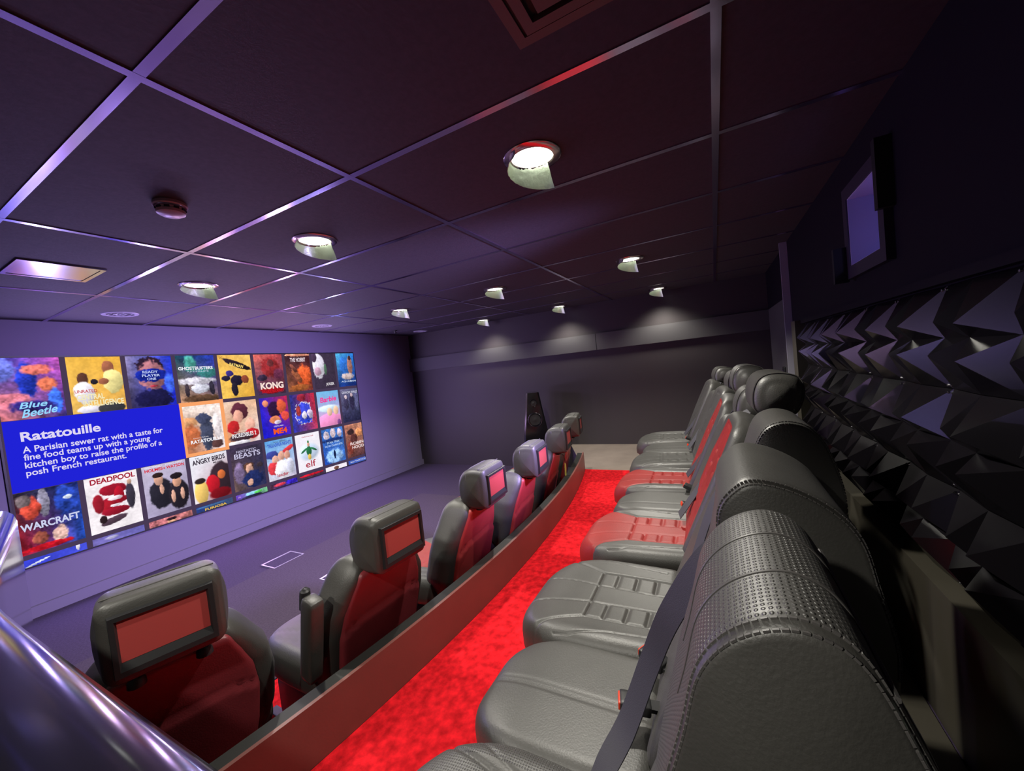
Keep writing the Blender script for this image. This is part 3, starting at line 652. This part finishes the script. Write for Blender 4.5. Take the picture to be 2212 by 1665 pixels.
poster(6, 3, [(70, 50, 70), (70, 50, 70), (70, 50, 70), (70, 50, 70)], [(.5, .96, .5, .03, (205, 30, 50), 4)], noise=.3)
poster(7, 3, [(245, 238, 248)]*4, [(.5, .93, .12, .05, (120, 80, 70), 5)], noise=.05)
poster(8, 3, [(60, 90, 190), (80, 110, 200), (60, 80, 180), (60, 80, 180)], (), [('BAYWATCH', .1, .92, .8, .045, (220, 225, 245), .01)], noise=.2)
# glow of the projected picture: one lamp per part of the picture, sitting on the screen
for i, (gx, col) in enumerate(((1.1, (.42, .36, 1)), (1.75, (.50, .38, 1)), (2.4, (.72, .42, .85)), (3.1, (.66, .42, .9)), (3.75, (.5, .42, 1)))):
    for gz in (rz(.15), rz(-.7)):
        ld = bpy.data.lights.new('screen_glow', 'SPOT'); ld.energy = GLOW_W; ld.spot_size = PI; ld.spot_blend = .2; ld.color = col; ld.shadow_soft_size = .0
        lo = bpy.data.objects.new('screen_glow', ld); C.objects.link(lo); lo.parent = scn; lo.location = (gx, -.02, gz); lo.rotation_euler = (-PI/2, 0, 0)

# ---------------------------------------------------------------- rear benches
def cush_warp(rise=.02, front=.18, drop=.035, hy=.245, hx=.225):
    def f(P):
        P = P.copy(); x, y, z = P[:, 0].copy(), P[:, 1].copy(), P[:, 2].copy()
        t = np.clip((y/hy-.1)/.9, 0, 1); up = (z > 0)
        z += up*(rise*np.abs(x/hx)**3*(1-.5*t)-.006)
        z -= drop*t**3*(z > -.02)
        xx = np.abs(x/hx)
        y = y-.11*(np.clip(xx-.25, 0, 1)/.75)**2.6*np.clip(y/hy, 0, 1)
        x *= 1-.05*t**2+.03*np.cos(y/hy*2.2)
        return np.stack([x, y, z], 1)
    return f
def xb(y): return .118 if y < .02 else .118+(y-.02)*.42
INS = [([(-.118, -.24), (-.118, .02), (-.205, .228)], .006, .004), ([(.118, -.24), (.118, .02), (.205, .228)], .006, .004), ([(-.118, .02), (.118, .02)], .005, .004),
       ([(-.04, -.24), (-.045, .02), (-.075, .245)], .0035, .003), ([(.04, -.24), (.045, .02), (.075, .245)], .0035, .003),
       ([(-.165, -.18), (-.175, -.06), (-.205, .06), (-.208, .13)], .0035, .003), ([(.165, -.18), (.175, -.06), (.205, .06), (.208, .13)], .0035, .003)]
for yy in (-.035, -.095, -.155):
    INS += [([(-.112, yy), (-.052, yy)], .006, .006), ([(.052, yy), (.112, yy)], .006, .006)]
PLN = [([(-.13, -.24), (-.14, .0), (-.19, .23)], .005, .004), ([(.13, -.24), (.14, .0), (.19, .23)], .005, .004), ([(-.02, -.24), (.0, .0), (.03, .245)], .003, .003),
       ([(-.15, -.24), (-.16, .0), (-.205, .15)], .003, .003), ([(.155, -.24), (.16, .0), (.205, .15)], .003, .003)]
def outer_cushion(parent, xc, style, n, mats):
    z_ = None
    if style == 'quilt': gr, z_ = INS, (lambda x, y, z: 1 if (abs(x) < xb(y) and z > 0) or (y > .2 and abs(x) < .2) else 0)
    else: gr, z_ = PLN, (lambda x, y, z: 1 if abs(x) < .135+max(0, y)*.24 or abs(x) > .17 else 0)
    V, F, mi = pad((.45, .49, .155), .055, (n, n, 14), cush_warp(), gr, zone=z_)
    m = MB(); m.add(V, F, mi, TR(xc, .225, .33), uv=[tuple(q) for q in V[:, :2]]); o = m.build('seat_cushion', mats, parent, smooth=60); return o
LEAN = math.radians(24)
def backT(y0, z0, lean=LEAN):
    s, c = math.sin(lean), math.cos(lean)
    return Matrix(((-1, 0, 0, 0), (0, -s, c, y0), (0, c, s, z0), (0, 0, 0, 1)))
def back_warp(hx, hy, taper=.16, bol=.022):
    def f(P):
        P = P.copy(); x, y, z = P[:, 0].copy(), P[:, 1].copy(), P[:, 2].copy()
        t = np.clip(y/hy, -1, 1)
        z += (z > 0)*(bol*np.abs(x/hx)**3*(1-.4*np.abs(t)))
        x *= 1-taper*np.clip((t-.35)/.65, 0, 1)**2-.06*np.clip(-t, 0, 1)**2
        y -= .05*np.clip((np.abs(x/hx)-.3)/.7, 0, 1)**2*(t > 0)*np.clip(t, 0, 1)
        return np.stack([x, y, z], 1)
    return f
BGR = [([(-.112, -.27), (-.112, .08), (-.07, .22)], .006, .004), ([(.112, -.27), (.112, .08), (.07, .22)], .006, .004), ([(-.07, .22), (.07, .22)], .004, .004),
       ([(-.04, -.27), (-.04, .22)], .003, .003), ([(.04, -.27), (.04, .22)], .003, .003)]
for yy in (-.2, -.14, -.08, -.02, .04, .10): BGR += [([(-.108, yy), (-.05, yy)], .006, .006), ([(.05, yy), (.108, yy)], .006, .006)]
def outer_back(parent, xc, n, mats, hgt=.56, gr=BGR, wi=.112):
    hb = hgt/2
    zf = lambda x, y, z: 1 if z > 0 and abs(x) < (wi if y < .08 else wi-.3*(y-.08)) and y < .235 else 0
    V, F, mi = pad((.44, hgt, .13), .042, (n, n, 10), back_warp(.22, hb, bol=.012), gr, zone=zf)
    m = MB(); T = TR(xc, 0, 0) @ backT(-.09, .385+.5*hgt*math.cos(LEAN)-.035, LEAN) @ Matrix.Identity(4)
    T = TR(xc, 0, 0) @ backT(.0-.5*hgt*math.sin(LEAN)-.01, .355+.5*hgt*math.cos(LEAN), LEAN)
    m.add(V, F, mi, T); return m.build('backrest', mats, parent, smooth=60)
def base_box(parent, hw, b0=-.2):
    m = MB(); m.box(-hw, hw, -.08, .36, .0, .255, b=.03); m.box(-hw+.02, hw-.02, -.22, -.06, .0, .5, b=.03); return m.build('seat_base', PLAS, parent)
def ribbon(P, w, th=.0022):
    """flat strap through points P; w = width vector"""
    P = cat(P, 8, False); wv = np.array(w, float)/2; V = []; n = len(P); F = []
    for i, p in enumerate(P):
        t = P[min(i+1, n-1)]-P[max(i-1, 0)]; nn = np.cross(t, wv); nn = nn/np.linalg.norm(nn)*th/2
        V += [p-wv-nn, p+wv-nn, p+wv+nn, p-wv+nn]
    for i in range(n-1):
        for k in range(4): F.append((i*4+k, i*4+(k+1) % 4, i*4+4+(k+1) % 4, i*4+4+k))
    F += [(0, 1, 2, 3)[::-1], tuple((n-1)*4+k for k in range(4))]
    return V, F
def buckle(parent, x, y, z, ang=0, tilt=.5):
    T = Matrix.Translation((x, y, z)) @ Matrix.Rotation(ang, 4, 'Z') @ Matrix.Rotation(tilt, 4, 'X')
    m = MB(); m.box(-.019, .019, -.030, .030, -.011, .011, T=T, b=.004); m.box(-.012, .012, -.075, -.03, -.004, .004, T=T); o = m.build('buckle', PLAS, parent)
    m = MB(); m.box(-.016, .016, .026, .033, -.008, .008, T=T, b=.002); m.build('release_button', BUCK, o, label='red release button')
def rear_headrest(parent, xc, yc, zb, wdt=.25, tilt=0., posts=True, hh=1.0):
    pr = [(-.055, .0), (.0, -.012), (.05, .0), (.066, .05), (.058, .105), (.03, .135), (-.02, .142), (-.065, .128), (-.082, .085), (-.075, .03)]
    m = MB(); T = Matrix.Translation((xc, yc, zb)) @ Matrix.Rotation(tilt, 4, 'X') @ Matrix.Diagonal((1, 1, hh, 1))
    Pp, c = loft_x(m, pr, -wdt/2, wdt/2, .035, .012, T=T)
    h = m.build('headrest', LEATH, parent, smooth=60)
    for sx in (-1, 1):
        q = [(sx*(wdt/2-.018), (p-c)[0]*.99+c[0], (p-c)[1]*.99+c[1]) for p in Pp[::2]]
        MB().tube(q, .0022, 5, closed=True, T=T).build('piping', STIT, h)
    if posts:
        for sx in (-.055, .055): MB().tube([(xc+sx, yc-.015, zb-.085), (xc+sx, yc-.015, zb+.02)], .0065, 10).build('headrest_post', CHRO, h)
def bench(label, loc, rot, col, n):
    t = thing('rear_bench_seat', label, 'seat', loc, rot, 'bench seats in the rear row')
    ins = {'black': [LEATH, LEATH], 'red': [LEATH, REDL]}[col]; wi = .165 if col == 'red' else .112
    base_box(t, .55)
    for xc in (-.375, .375):
        outer_cushion(t, xc, 'quilt', n, ins); outer_back(t, xc, n, ins, wi=wi)
    V, F, mi = pad((.315, .42, .14), .045, (n//2, n//2, 10), cush_warp(.0, .02, .03, .21, .158), [([(-.05, -.2), (-.05, .21)], .003, .003)])
    m = MB(); m.add(V, F, mi, TR(0, .195, .335)); m.build('middle_cushion', LEATH, t, smooth=60)
    V, F, mi = pad((.31, .50, .10), .04, (n//2, n//2, 8), back_warp(.155, .25, .08, .0), [([(-.155, .0), (.155, .0)], .004, .004)])
    m = MB(); m.add(V, F, mi, backT(-.25*math.sin(LEAN), .355+.25*math.cos(LEAN))); m.build('middle_backrest', LEATH, t, smooth=60)
    return t
# near black bench, tall shaped backs without separate headrests
B1 = thing('rear_bench_seat', 'nearest black leather rear bench with perforated left seat and stitched shoulder pads', 'seat', (.81, .15, PZ), 0, 'bench seats in the rear row')
base_box(B1, .55)
outer_cushion(B1, -.405, 'perf', 110, [LEATH, PERF]); outer_cushion(B1, .36, 'quilt', 150, [LEATH, LEATH])
V, F, mi = pad((.35, .43, .14), .045, (70, 80, 12), cush_warp(.0, .02, .03, .215, .175), [([(-.012, -.21), (-.012, .215)], .003, .0028), ([(.002, -.21), (.002, .215)], .003, .0028)])
m = MB(); m.add(V, F, mi, TR(-.02, .205, .333)); m.build('middle_cushion', LEATH, B1, smooth=60)
for xc, hw in ((-.37, .42), (0, .30), (.36, .42)):
    V, F, mi = pad((hw, .42, .11), .045, (40, 40, 8), back_warp(hw/2, .21, .1, .01))
    m = MB(); m.add(V, F, mi, TR(xc, 0, 0) @ backT(-.105, .355+.19)); m.build('backrest', LEATH, B1, smooth=60)
def L1(P): return [(y-.15, z+1.14) for y, z in P]
PA = L1([(.12, -.62), (.080, -.42), (.050, -.315), (.034, -.258), (.010, -.224), (-.022, -.205), (-.052, -.204), (-.078, -.224), (-.103, -.28), (-.14, -.38), (-.185, -.56), (-.13, -.66), (.05, -.68)])
PB = L1([(.10, -.62), (.05, -.45), (.026, -.35), (.016, -.272), (-.010, -.234), (-.040, -.219), (-.088, -.228), (-.140, -.258), (-.174, -.302), (-.190, -.37), (-.21, -.5), (-.17, -.63), (.02, -.68)])
PC = L1([(.03, -.62), (-.02, -.42), (-.062, -.28), (-.085, -.222), (-.112, -.198), (-.150, -.193), (-.19, -.212), (-.222, -.27), (-.245, -.4), (-.22, -.6), (-.05, -.68)])
for pr, x0, x1, bm, rr in ((PA, .325, .565, PERF, .022), (PB, .725, 1.03, LEATH, .026), (PC, 1.12, 1.37, LEATH, .022)):
    m = MB(); Pp, c = loft_x(m, pr, x0-.81, x1-.81, rr, .018)
    n = len(Pp); nf = len(m.f); m.m = [0 if (i//n < 8 or i//n > nf//n-9) else 1 for i in range(nf)]
    sp = m.build('shoulder_pad', [LEATH, bm], B1, smooth=60)
    m = MB(); Rm = np.abs(Pp-c).max()
    Q = cat(pr, 40); L = np.linalg.norm(np.roll(Q, -1, 0)-Q, axis=1).cumsum()
    step = .0065; pos = 0
    for dx, s_ in ((.0025, 1-(rr/Rm)*.49), (.0100, 1-(rr/Rm)*.15)):
        pos = 0; last = None
        for i in range(len(Q)):
            if L[i] > pos:
                pos += step; p = c+(Q[i]-c)*s_; d = Q[(i+1) % len(Q)]-Q[i]; a = math.atan2(d[1], d[0])
                if Q[i][1] < .62: continue
                T = Matrix.Translation((x0-.81+dx, p[0], p[1])) @ Matrix.Rotation(a, 4, 'X')
                m.add([(a_*.0011, b_*.0024, c_) for a_, b_, c_ in ((-1, -1, -.001), (1, -1, -.001), (1, 1, -.001), (-1, 1, -.001), (-1, -1, .0008), (1, -1, .0008), (1, 1, .0008), (-1, 1, .0008))],
                      [(0, 3, 2, 1), (4, 5, 6, 7), (0, 1, 5, 4), (1, 2, 6, 5), (2, 3, 7, 6), (3, 0, 4, 7)], 0, T)
    m.build('stitching', STIT, sp, smooth=0)
    if bm is PERF:
        m = MB()
        for xx in (.40, .48):
            q = [(xx-.81, c[0]+(p[0]-c[0])*1.0, c[1]+(p[1]-c[1])*1.0) for p in Pp[10:54]]
            m.tube(q, .0016, 5)
        q = [(xx-.81, PA[8][0]+.012, PA[8][1]+.03) for xx in np.linspace(.335, .555, 12)]; m.tube(q, .003, 6)
        m.build('piping', STIT, sp)
def W1_(P): return [(x-.81, y-.15, z+1.14) for x, y, z in P]
m = MB(); m.add(*ribbon(W1_([(.645, -.03, -.27), (.63, .03, -.31), (.645, .095, -.42), (.665, .14, -.53), (.645, .185, -.64), (.60, .225, -.705), (.555, .24, -.76), (.54, .20, -.82)]), (.036, .028, .012))); m.build('seat_belt', BELT, B1)
m = MB(); m.add(*ribbon(W1_([(1.06, -.05, -.30), (1.05, .02, -.36), (.99, .08, -.50), (.93, .13, -.66)]), (.045, .01, .01))); m.build('seat_belt', BELT, B1)
buckle(B1, .755-.81, .195-.15, -.695+1.14, .25, .12); buckle(B1, .885-.81, .175-.15, -.69+1.14, -.5, .15)
# red and black bench
B2 = bench('middle rear bench with red leather centres and black leather bolsters', (2.07, .135, PZ), math.radians(1.5), 'red', 90)
rear_headrest(B2, -.375, -.285, .895, .27, .12); rear_headrest(B2, .375, -.27, .895, .27, .12); rear_headrest(B2, 0, -.25, .80, .2, .2, False, 1.1)
m = MB(); m.add(*ribbon([(-.16, -.24, .86), (-.17, -.17, .80), (-.22, -.06, .60), (-.30, .06, .44)], (.045, .01, .012))); m.build('seat_belt', BELT, B2)
m = MB(); m.add(*ribbon([(.19, -.24, .86), (.2, -.16, .78), (.26, -.05, .58), (.33, .05, .43)], (.045, .01, .012))); m.build('seat_belt', BELT, B2)
buckle(B2, -.14, .03, .425, .2, .4); buckle(B2, .13, .03, .425, -.2, .4)
# far black bench
B3 = bench('farthest rear bench in plain black leather with low headrests', (3.33, .19, PZ), math.radians(6), 'black', 60)
rear_headrest(B3, -.375, -.26, .855, .25, .15, True, .9); rear_headrest(B3, .375, -.26, .855, .25, .15, True, .9)
m = MB(); m.add(*ribbon([(-.10, -.24, .86), (-.11, -.15, .78), (-.17, -.05, .58), (-.25, .06, .43)], (.045, .01, .012))); m.build('seat_belt', BELT, B3)
m = MB(); m.add(*ribbon([(.24, -.24, .86), (.24, -.15, .78), (.27, -.05, .58), (.30, .06, .43)], (.045, .01, .012))); m.build('seat_belt', BELT, B3)
buckle(B3, -.14, .03, .425, .2, .4); buckle(B3, .13, .03, .425, -.2, .4)

# ---------------------------------------------------------------- front row seats
def front_seat(label, loc, rot, shell, red, raised=.02, n=40):
    t = thing('cinema_chair', label, 'chair', loc, rot, 'car style seats in the front row')
    m = MB(); m.box(-.2, .2, .24, .62, .03, .26, b=.03)
    m.build('seat_base', PLAS, t)
    for sx in (-.19, .19): MB().box(sx-.02, sx+.02, .14, .7, 0, .035, b=.005).build('floor_rail', PLAS, t)
    cm = [LEATH, REDL] if red else [LEATH, LEATH]
    V, F, mi = pad((.50, .50, .16), .055, (n, n, 10), cush_warp(.02, .15, .03, .25, .25), INS, zone=lambda x, y, z: 1 if (abs(x) < xb(y) and z > 0) or (y > .2 and abs(x) < .2) else 0)
    m = MB(); m.add(V, F, mi, TR(0, .44, .345)); m.build('seat_cushion', cm, t, smooth=60)
    ln = math.radians(15); hb = .27
    def T(off, zc): return backT(.215-(zc-.30)*math.tan(ln)+off*math.cos(ln), zc+off*math.sin(ln), ln)
    # padded front and side wings
    def bw(P):
        P = P.copy(); x, y, z = P.T.copy(); tt = np.clip(y/hb, -1, 1)
        z += (z > 0)*.03*np.abs(x/.25)**2.5
        z -= (z < 0)*.0+.01*tt
        wd = np.interp(tt, [-1, -.5, 0, .35, .7, 1], [.86, 1, 1.02, .96, .80, .62]); x *= wd
        y -= .035*np.clip((np.abs(x)/.2-.3)/.7, 0, 1)**2*np.clip(tt*2-.6, 0, 1)
        return np.stack([x, y, z], 1)
    V, F, mi = pad((.50, .54, .13), .06, (n, n, 10), bw, zone=lambda x, y, z: 1 if z > 0 and abs(x) < .12 else 0)
    m = MB(); m.add(V, F, mi, T(.0, .55)); m.build('backrest', cm, t, smooth=60)
    # rear shell panel
    def sw(P):
        P = P.copy(); x, y, z = P.T.copy(); tt = np.clip(y/.25, -1, 1)
        x *= np.interp(tt, [-1, -.5, 0, .4, .75, 1], [.84, .96, 1, .94, .80, .66])
        z -= .012*(1-(x/.21)**2); y -= .03*np.clip((np.abs(x)/.18-.3)/.7, 0, 1)**2*np.clip(tt*2-.8, 0, 1)
        return np.stack([x, y, z], 1)
    V, F, mi = pad((.40, .50, .04), .018, (n, n, 6), None)
    V = V.copy(); low = V[:, 2] < -.008
    dm = np.abs(V[:, 1]-(.055-.8*np.clip(np.abs(V[:, 0])-.12, 0, 1)**1.3*1.2)); V[:, 2] += low*.006*np.exp(-(dm/.006)**2)
    V[:, 2] -= low*.006*(V[:, 1] < .055-.8*np.clip(np.abs(V[:, 0])-.12, 0, 1)**1.3*1.2)
    V = sw(V); m = MB(); m.add(V, F, 0, T(-.055, .545)); m.build('back_shell', shell, t, smooth=60, label='rear shell coloured dark red')
    # headrest
    zb = .765+raised
    pr = [(-.082, .01), (-.086, .10), (-.080, .188), (-.055, .202), (.0, .204), (.045, .190), (.076, .150), (.085, .09), (.074, .03), (.045, .002), (-.01, -.006), (-.065, -.002)]
    m = MB(); Pp, c = loft_x(m, pr, -.125, .125, .032, .012, T=TR(0, 0, zb)); h = m.build('headrest', LEATH, t, smooth=60)
    m = MB(); q = []
    for i in range(40):
        a = 2*PI*i/40; ca, sa = math.cos(a), math.sin(a)
        q.append((.1265*math.copysign(abs(ca)**.38, ca), .022, zb+.101+.1005*math.copysign(abs(sa)**.38, sa)))
    m.tube(q, .0035, 6, closed=True).build('piping', STIT, h)
    MB().tube([(-.112, -.045, zb+.2035), (.112, -.045, zb+.2035)], .002, 5).build('top_seam', STIT, h)
    # monitor frame on the back face
    m = MB()
    def ring(x0, x1, z0, z1, a0, a1, c0, c1, yo, yi):
        V = [(x0, yo, z0), (x1, yo, z0), (x1, yo, z1), (x0, yo, z1), (a0, yi, c0), (a1, yi, c0), (a1, yi, c1), (a0, yi, c1)]
        return V, [(i, (i+1) % 4, 4+(i+1) % 4, 4+i) for i in range(4)]
    zc = zb+.1
    V1, F1 = ring(-.103, .103, zc-.082, zc+.072, -.100, .100, zc-.079, zc+.069, -.078, -.096); m.add(V1, F1)
    V1, F1 = ring(-.100, .100, zc-.079, zc+.069, -.090, .090, zc-.066, zc+.058, -.096, -.096); m.add(V1, F1)
    V1, F1 = ring(-.090, .090, zc-.066, zc+.058, -.085, .085, zc-.044, zc+.054, -.096, -.0865); m.add(V1, F1)
    fr = m.build('monitor_frame', PLAS, h, smooth=0)
    m = MB(); m.box(-.086, .086, -.0885, -.085, zc-.046, zc+.055); m.build('monitor_screen', MONI, h, smooth=0, label='glossy monitor with painted red carpet reflection')
    m = MB()
    for sx in (-.07, .07):
        MB().tube([(sx, -.01, .74), (sx, -.01, zb+.02)], .006, 10).build('headrest_post', CHRO, h)
        MB().lathe([(0, .012), (.015, .012), (.019, .004), (.02, -.01)], 16, 0, TR(sx, -.01, .757)).build('post_collar', PLAS, t)
    return t
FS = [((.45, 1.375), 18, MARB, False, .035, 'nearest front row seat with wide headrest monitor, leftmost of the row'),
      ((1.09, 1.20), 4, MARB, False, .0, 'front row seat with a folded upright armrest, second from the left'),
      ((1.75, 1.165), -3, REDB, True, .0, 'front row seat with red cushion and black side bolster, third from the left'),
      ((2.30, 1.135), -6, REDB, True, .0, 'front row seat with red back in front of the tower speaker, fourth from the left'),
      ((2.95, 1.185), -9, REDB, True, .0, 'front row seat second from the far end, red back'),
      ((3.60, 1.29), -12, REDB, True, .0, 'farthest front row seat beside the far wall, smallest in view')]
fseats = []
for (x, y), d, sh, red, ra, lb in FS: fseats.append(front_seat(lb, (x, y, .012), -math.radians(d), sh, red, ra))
# folded armrest on the second seat
s2 = fseats[1]
m = MB(); T = Matrix.Translation((-.285, .10, .62)) @ Matrix.Rotation(math.radians(13), 4, 'X')
m.box(-.028, .028, -.035, .035, -.19, .13, T=T, b=.016); a_ = m.build('armrest', LEATH, s2)
m = MB(); m.lathe([(0, .145), (.010, .144), (.017, .138), (.018, .12), (.018, .07)], 20, 0, T @ TR(0, .045, 0)); m.lathe([(.004, .1455), (.007, .147), (.010, .1455)], 16, 0, T @ TR(0, .045, 0)); m.build('armrest_knob', PLAS, a_)

# ---------------------------------------------------------------- tower speaker
t = thing('tower_speaker', 'tall tapered glossy black tower speaker against the far wall', 'speaker', (4.80, 2.24, 0), math.radians(-62))
H_ = rz(-.33)
def sec(z):
    u = z/H_; wdt = np.interp(u, [0, .2, .5, .8, 1], [.19, .19, .165, .115, .085]); return wdt
m = MB(); V = []; zs = np.linspace(.02, H_, 24)
for z in zs:
    a = sec(z); d = a*1.0
    V += [(-a, -.14, z), (-a+.02, -.155, z), (a-.02, -.155, z), (a, -.14, z), (a*.8, .13, z), (-a*.8, .13, z)]
F = []
for i in range(23):
    for k in range(6): F.append((i*6+k, i*6+(k+1) % 6, i*6+6+(k+1) % 6, i*6+6+k))
F += [tuple(range(6))[::-1], tuple(23*6+k for k in range(6))]
m.add(V, F); m.build('cabinet', GLOS, t, smooth=20)
m = MB(); m.box(-.2, .2, -.16, .14, 0, .02, b=.004); m.build('plinth', PLAS, t)
for nm, zc, r0 in (('tweeter', H_-.14, .048), ('midrange_driver', H_-.36, .09)):
    T = Matrix.Translation((0, -.155, zc)) @ Matrix.Rotation(PI/2, 4, 'X')
    m = MB(); m.lathe([(r0*.8, .001), (r0*.86, .007), (r0, .006), (r0*1.06, .0)], 36, 0, T); o = m.build(nm, CHRO if 0 else GLOS, t)
    m = MB(); m.lathe([(0, .006), (r0*.2, .005), (r0*.35, .0015), (r0*.8, .004)], 36, 0, T); m.build('driver_cone', PLAS, o)
    m = MB(); m.lathe([(r0*1.0, .0065), (r0*1.02, .0085), (r0*1.05, .006)], 36, 0, T); m.build('chrome_ring', mat('dark_chrome_'+nm, (.25, .24, .28), .2, metal=1), o)
m = MB(); m.add(*ribbon([(0, 0, 0), (.01, 0, .12), (-.01, 0, .2)], (.012, 0, 0), .004))
# yellow label hanging near the last front seat
t = thing('floor_lead_tag', 'yellow tag hanging on a lead behind the fourth front seat', 'tag', (3.12, 1.22, .52))
m = MB(); m.add([(0, 0, 0), (.03, 0, -.05), (.05, 0, .08), (.02, 0, .10), (0, .003, 0), (.03, .003, -.05), (.05, .003, .08), (.02, .003, .10)], [(0, 1, 2, 3), (7, 6, 5, 4), (0, 4, 5, 1), (1, 5, 6, 2), (2, 6, 7, 3), (3, 7, 4, 0)]); m.build('tag_card', YELL, t, smooth=0)
m = MB(); m.tube([(.03, 0, .1), (.02, 0, .16), (.0, .03, .2)], .003, 6); m.build('tag_lead', PLAS, t)

# ---------------------------------------------------------------- glossy curved half wall next to the camera
t = thing('curved_parapet', 'large glossy black rounded parapet close to the camera at lower left', 'parapet', (0, 0, 0))
ed = cat([(.155, -.25), (.155, .3), (.155, .75), (.158, 1.1), (.175, 1.3), (.21, 1.45), (.265, 1.7), (.325, 1.98), (.36, 2.15)], 6, False)
ztop = rz(-.285)
prof = [(0, -1.0), (0, -.05), (-.006, -.025), (-.02, -.009), (-.045, -.001), (-.09, .003), (-.16, .0), (-.22, -.012), (-.25, -.04), (-.255, -.08), (-.255, -1.0)]
V = []; F = []; n = len(prof)
for i, p in enumerate(ed):
    tt = ed[min(i+1, len(ed)-1)]-ed[max(i-1, 0)]; tt /= np.linalg.norm(tt); nr = np.array([tt[1], -tt[0]])
    for a, b in prof: V.append((p[0]+nr[0]*a, p[1]+nr[1]*a, max(PZ+.0 if p[1] < .8 else 0.013, ztop+b if b > -.9 else 0)))
for i in range(len(ed)-1):
    for k in range(n-1): F.append((i*n+k, i*n+k+1, (i+1)*n+k+1, (i+1)*n+k))
F += [tuple(range(n))[::-1], tuple((len(ed)-1)*n+k for k in range(n))]
m = MB(); m.add(V, F); m.build('parapet_body', GLOS, t, smooth=50)
for o in list(bpy.data.objects):
    if o.type == 'MESH' and o.users == 0: bpy.data.objects.remove(o)
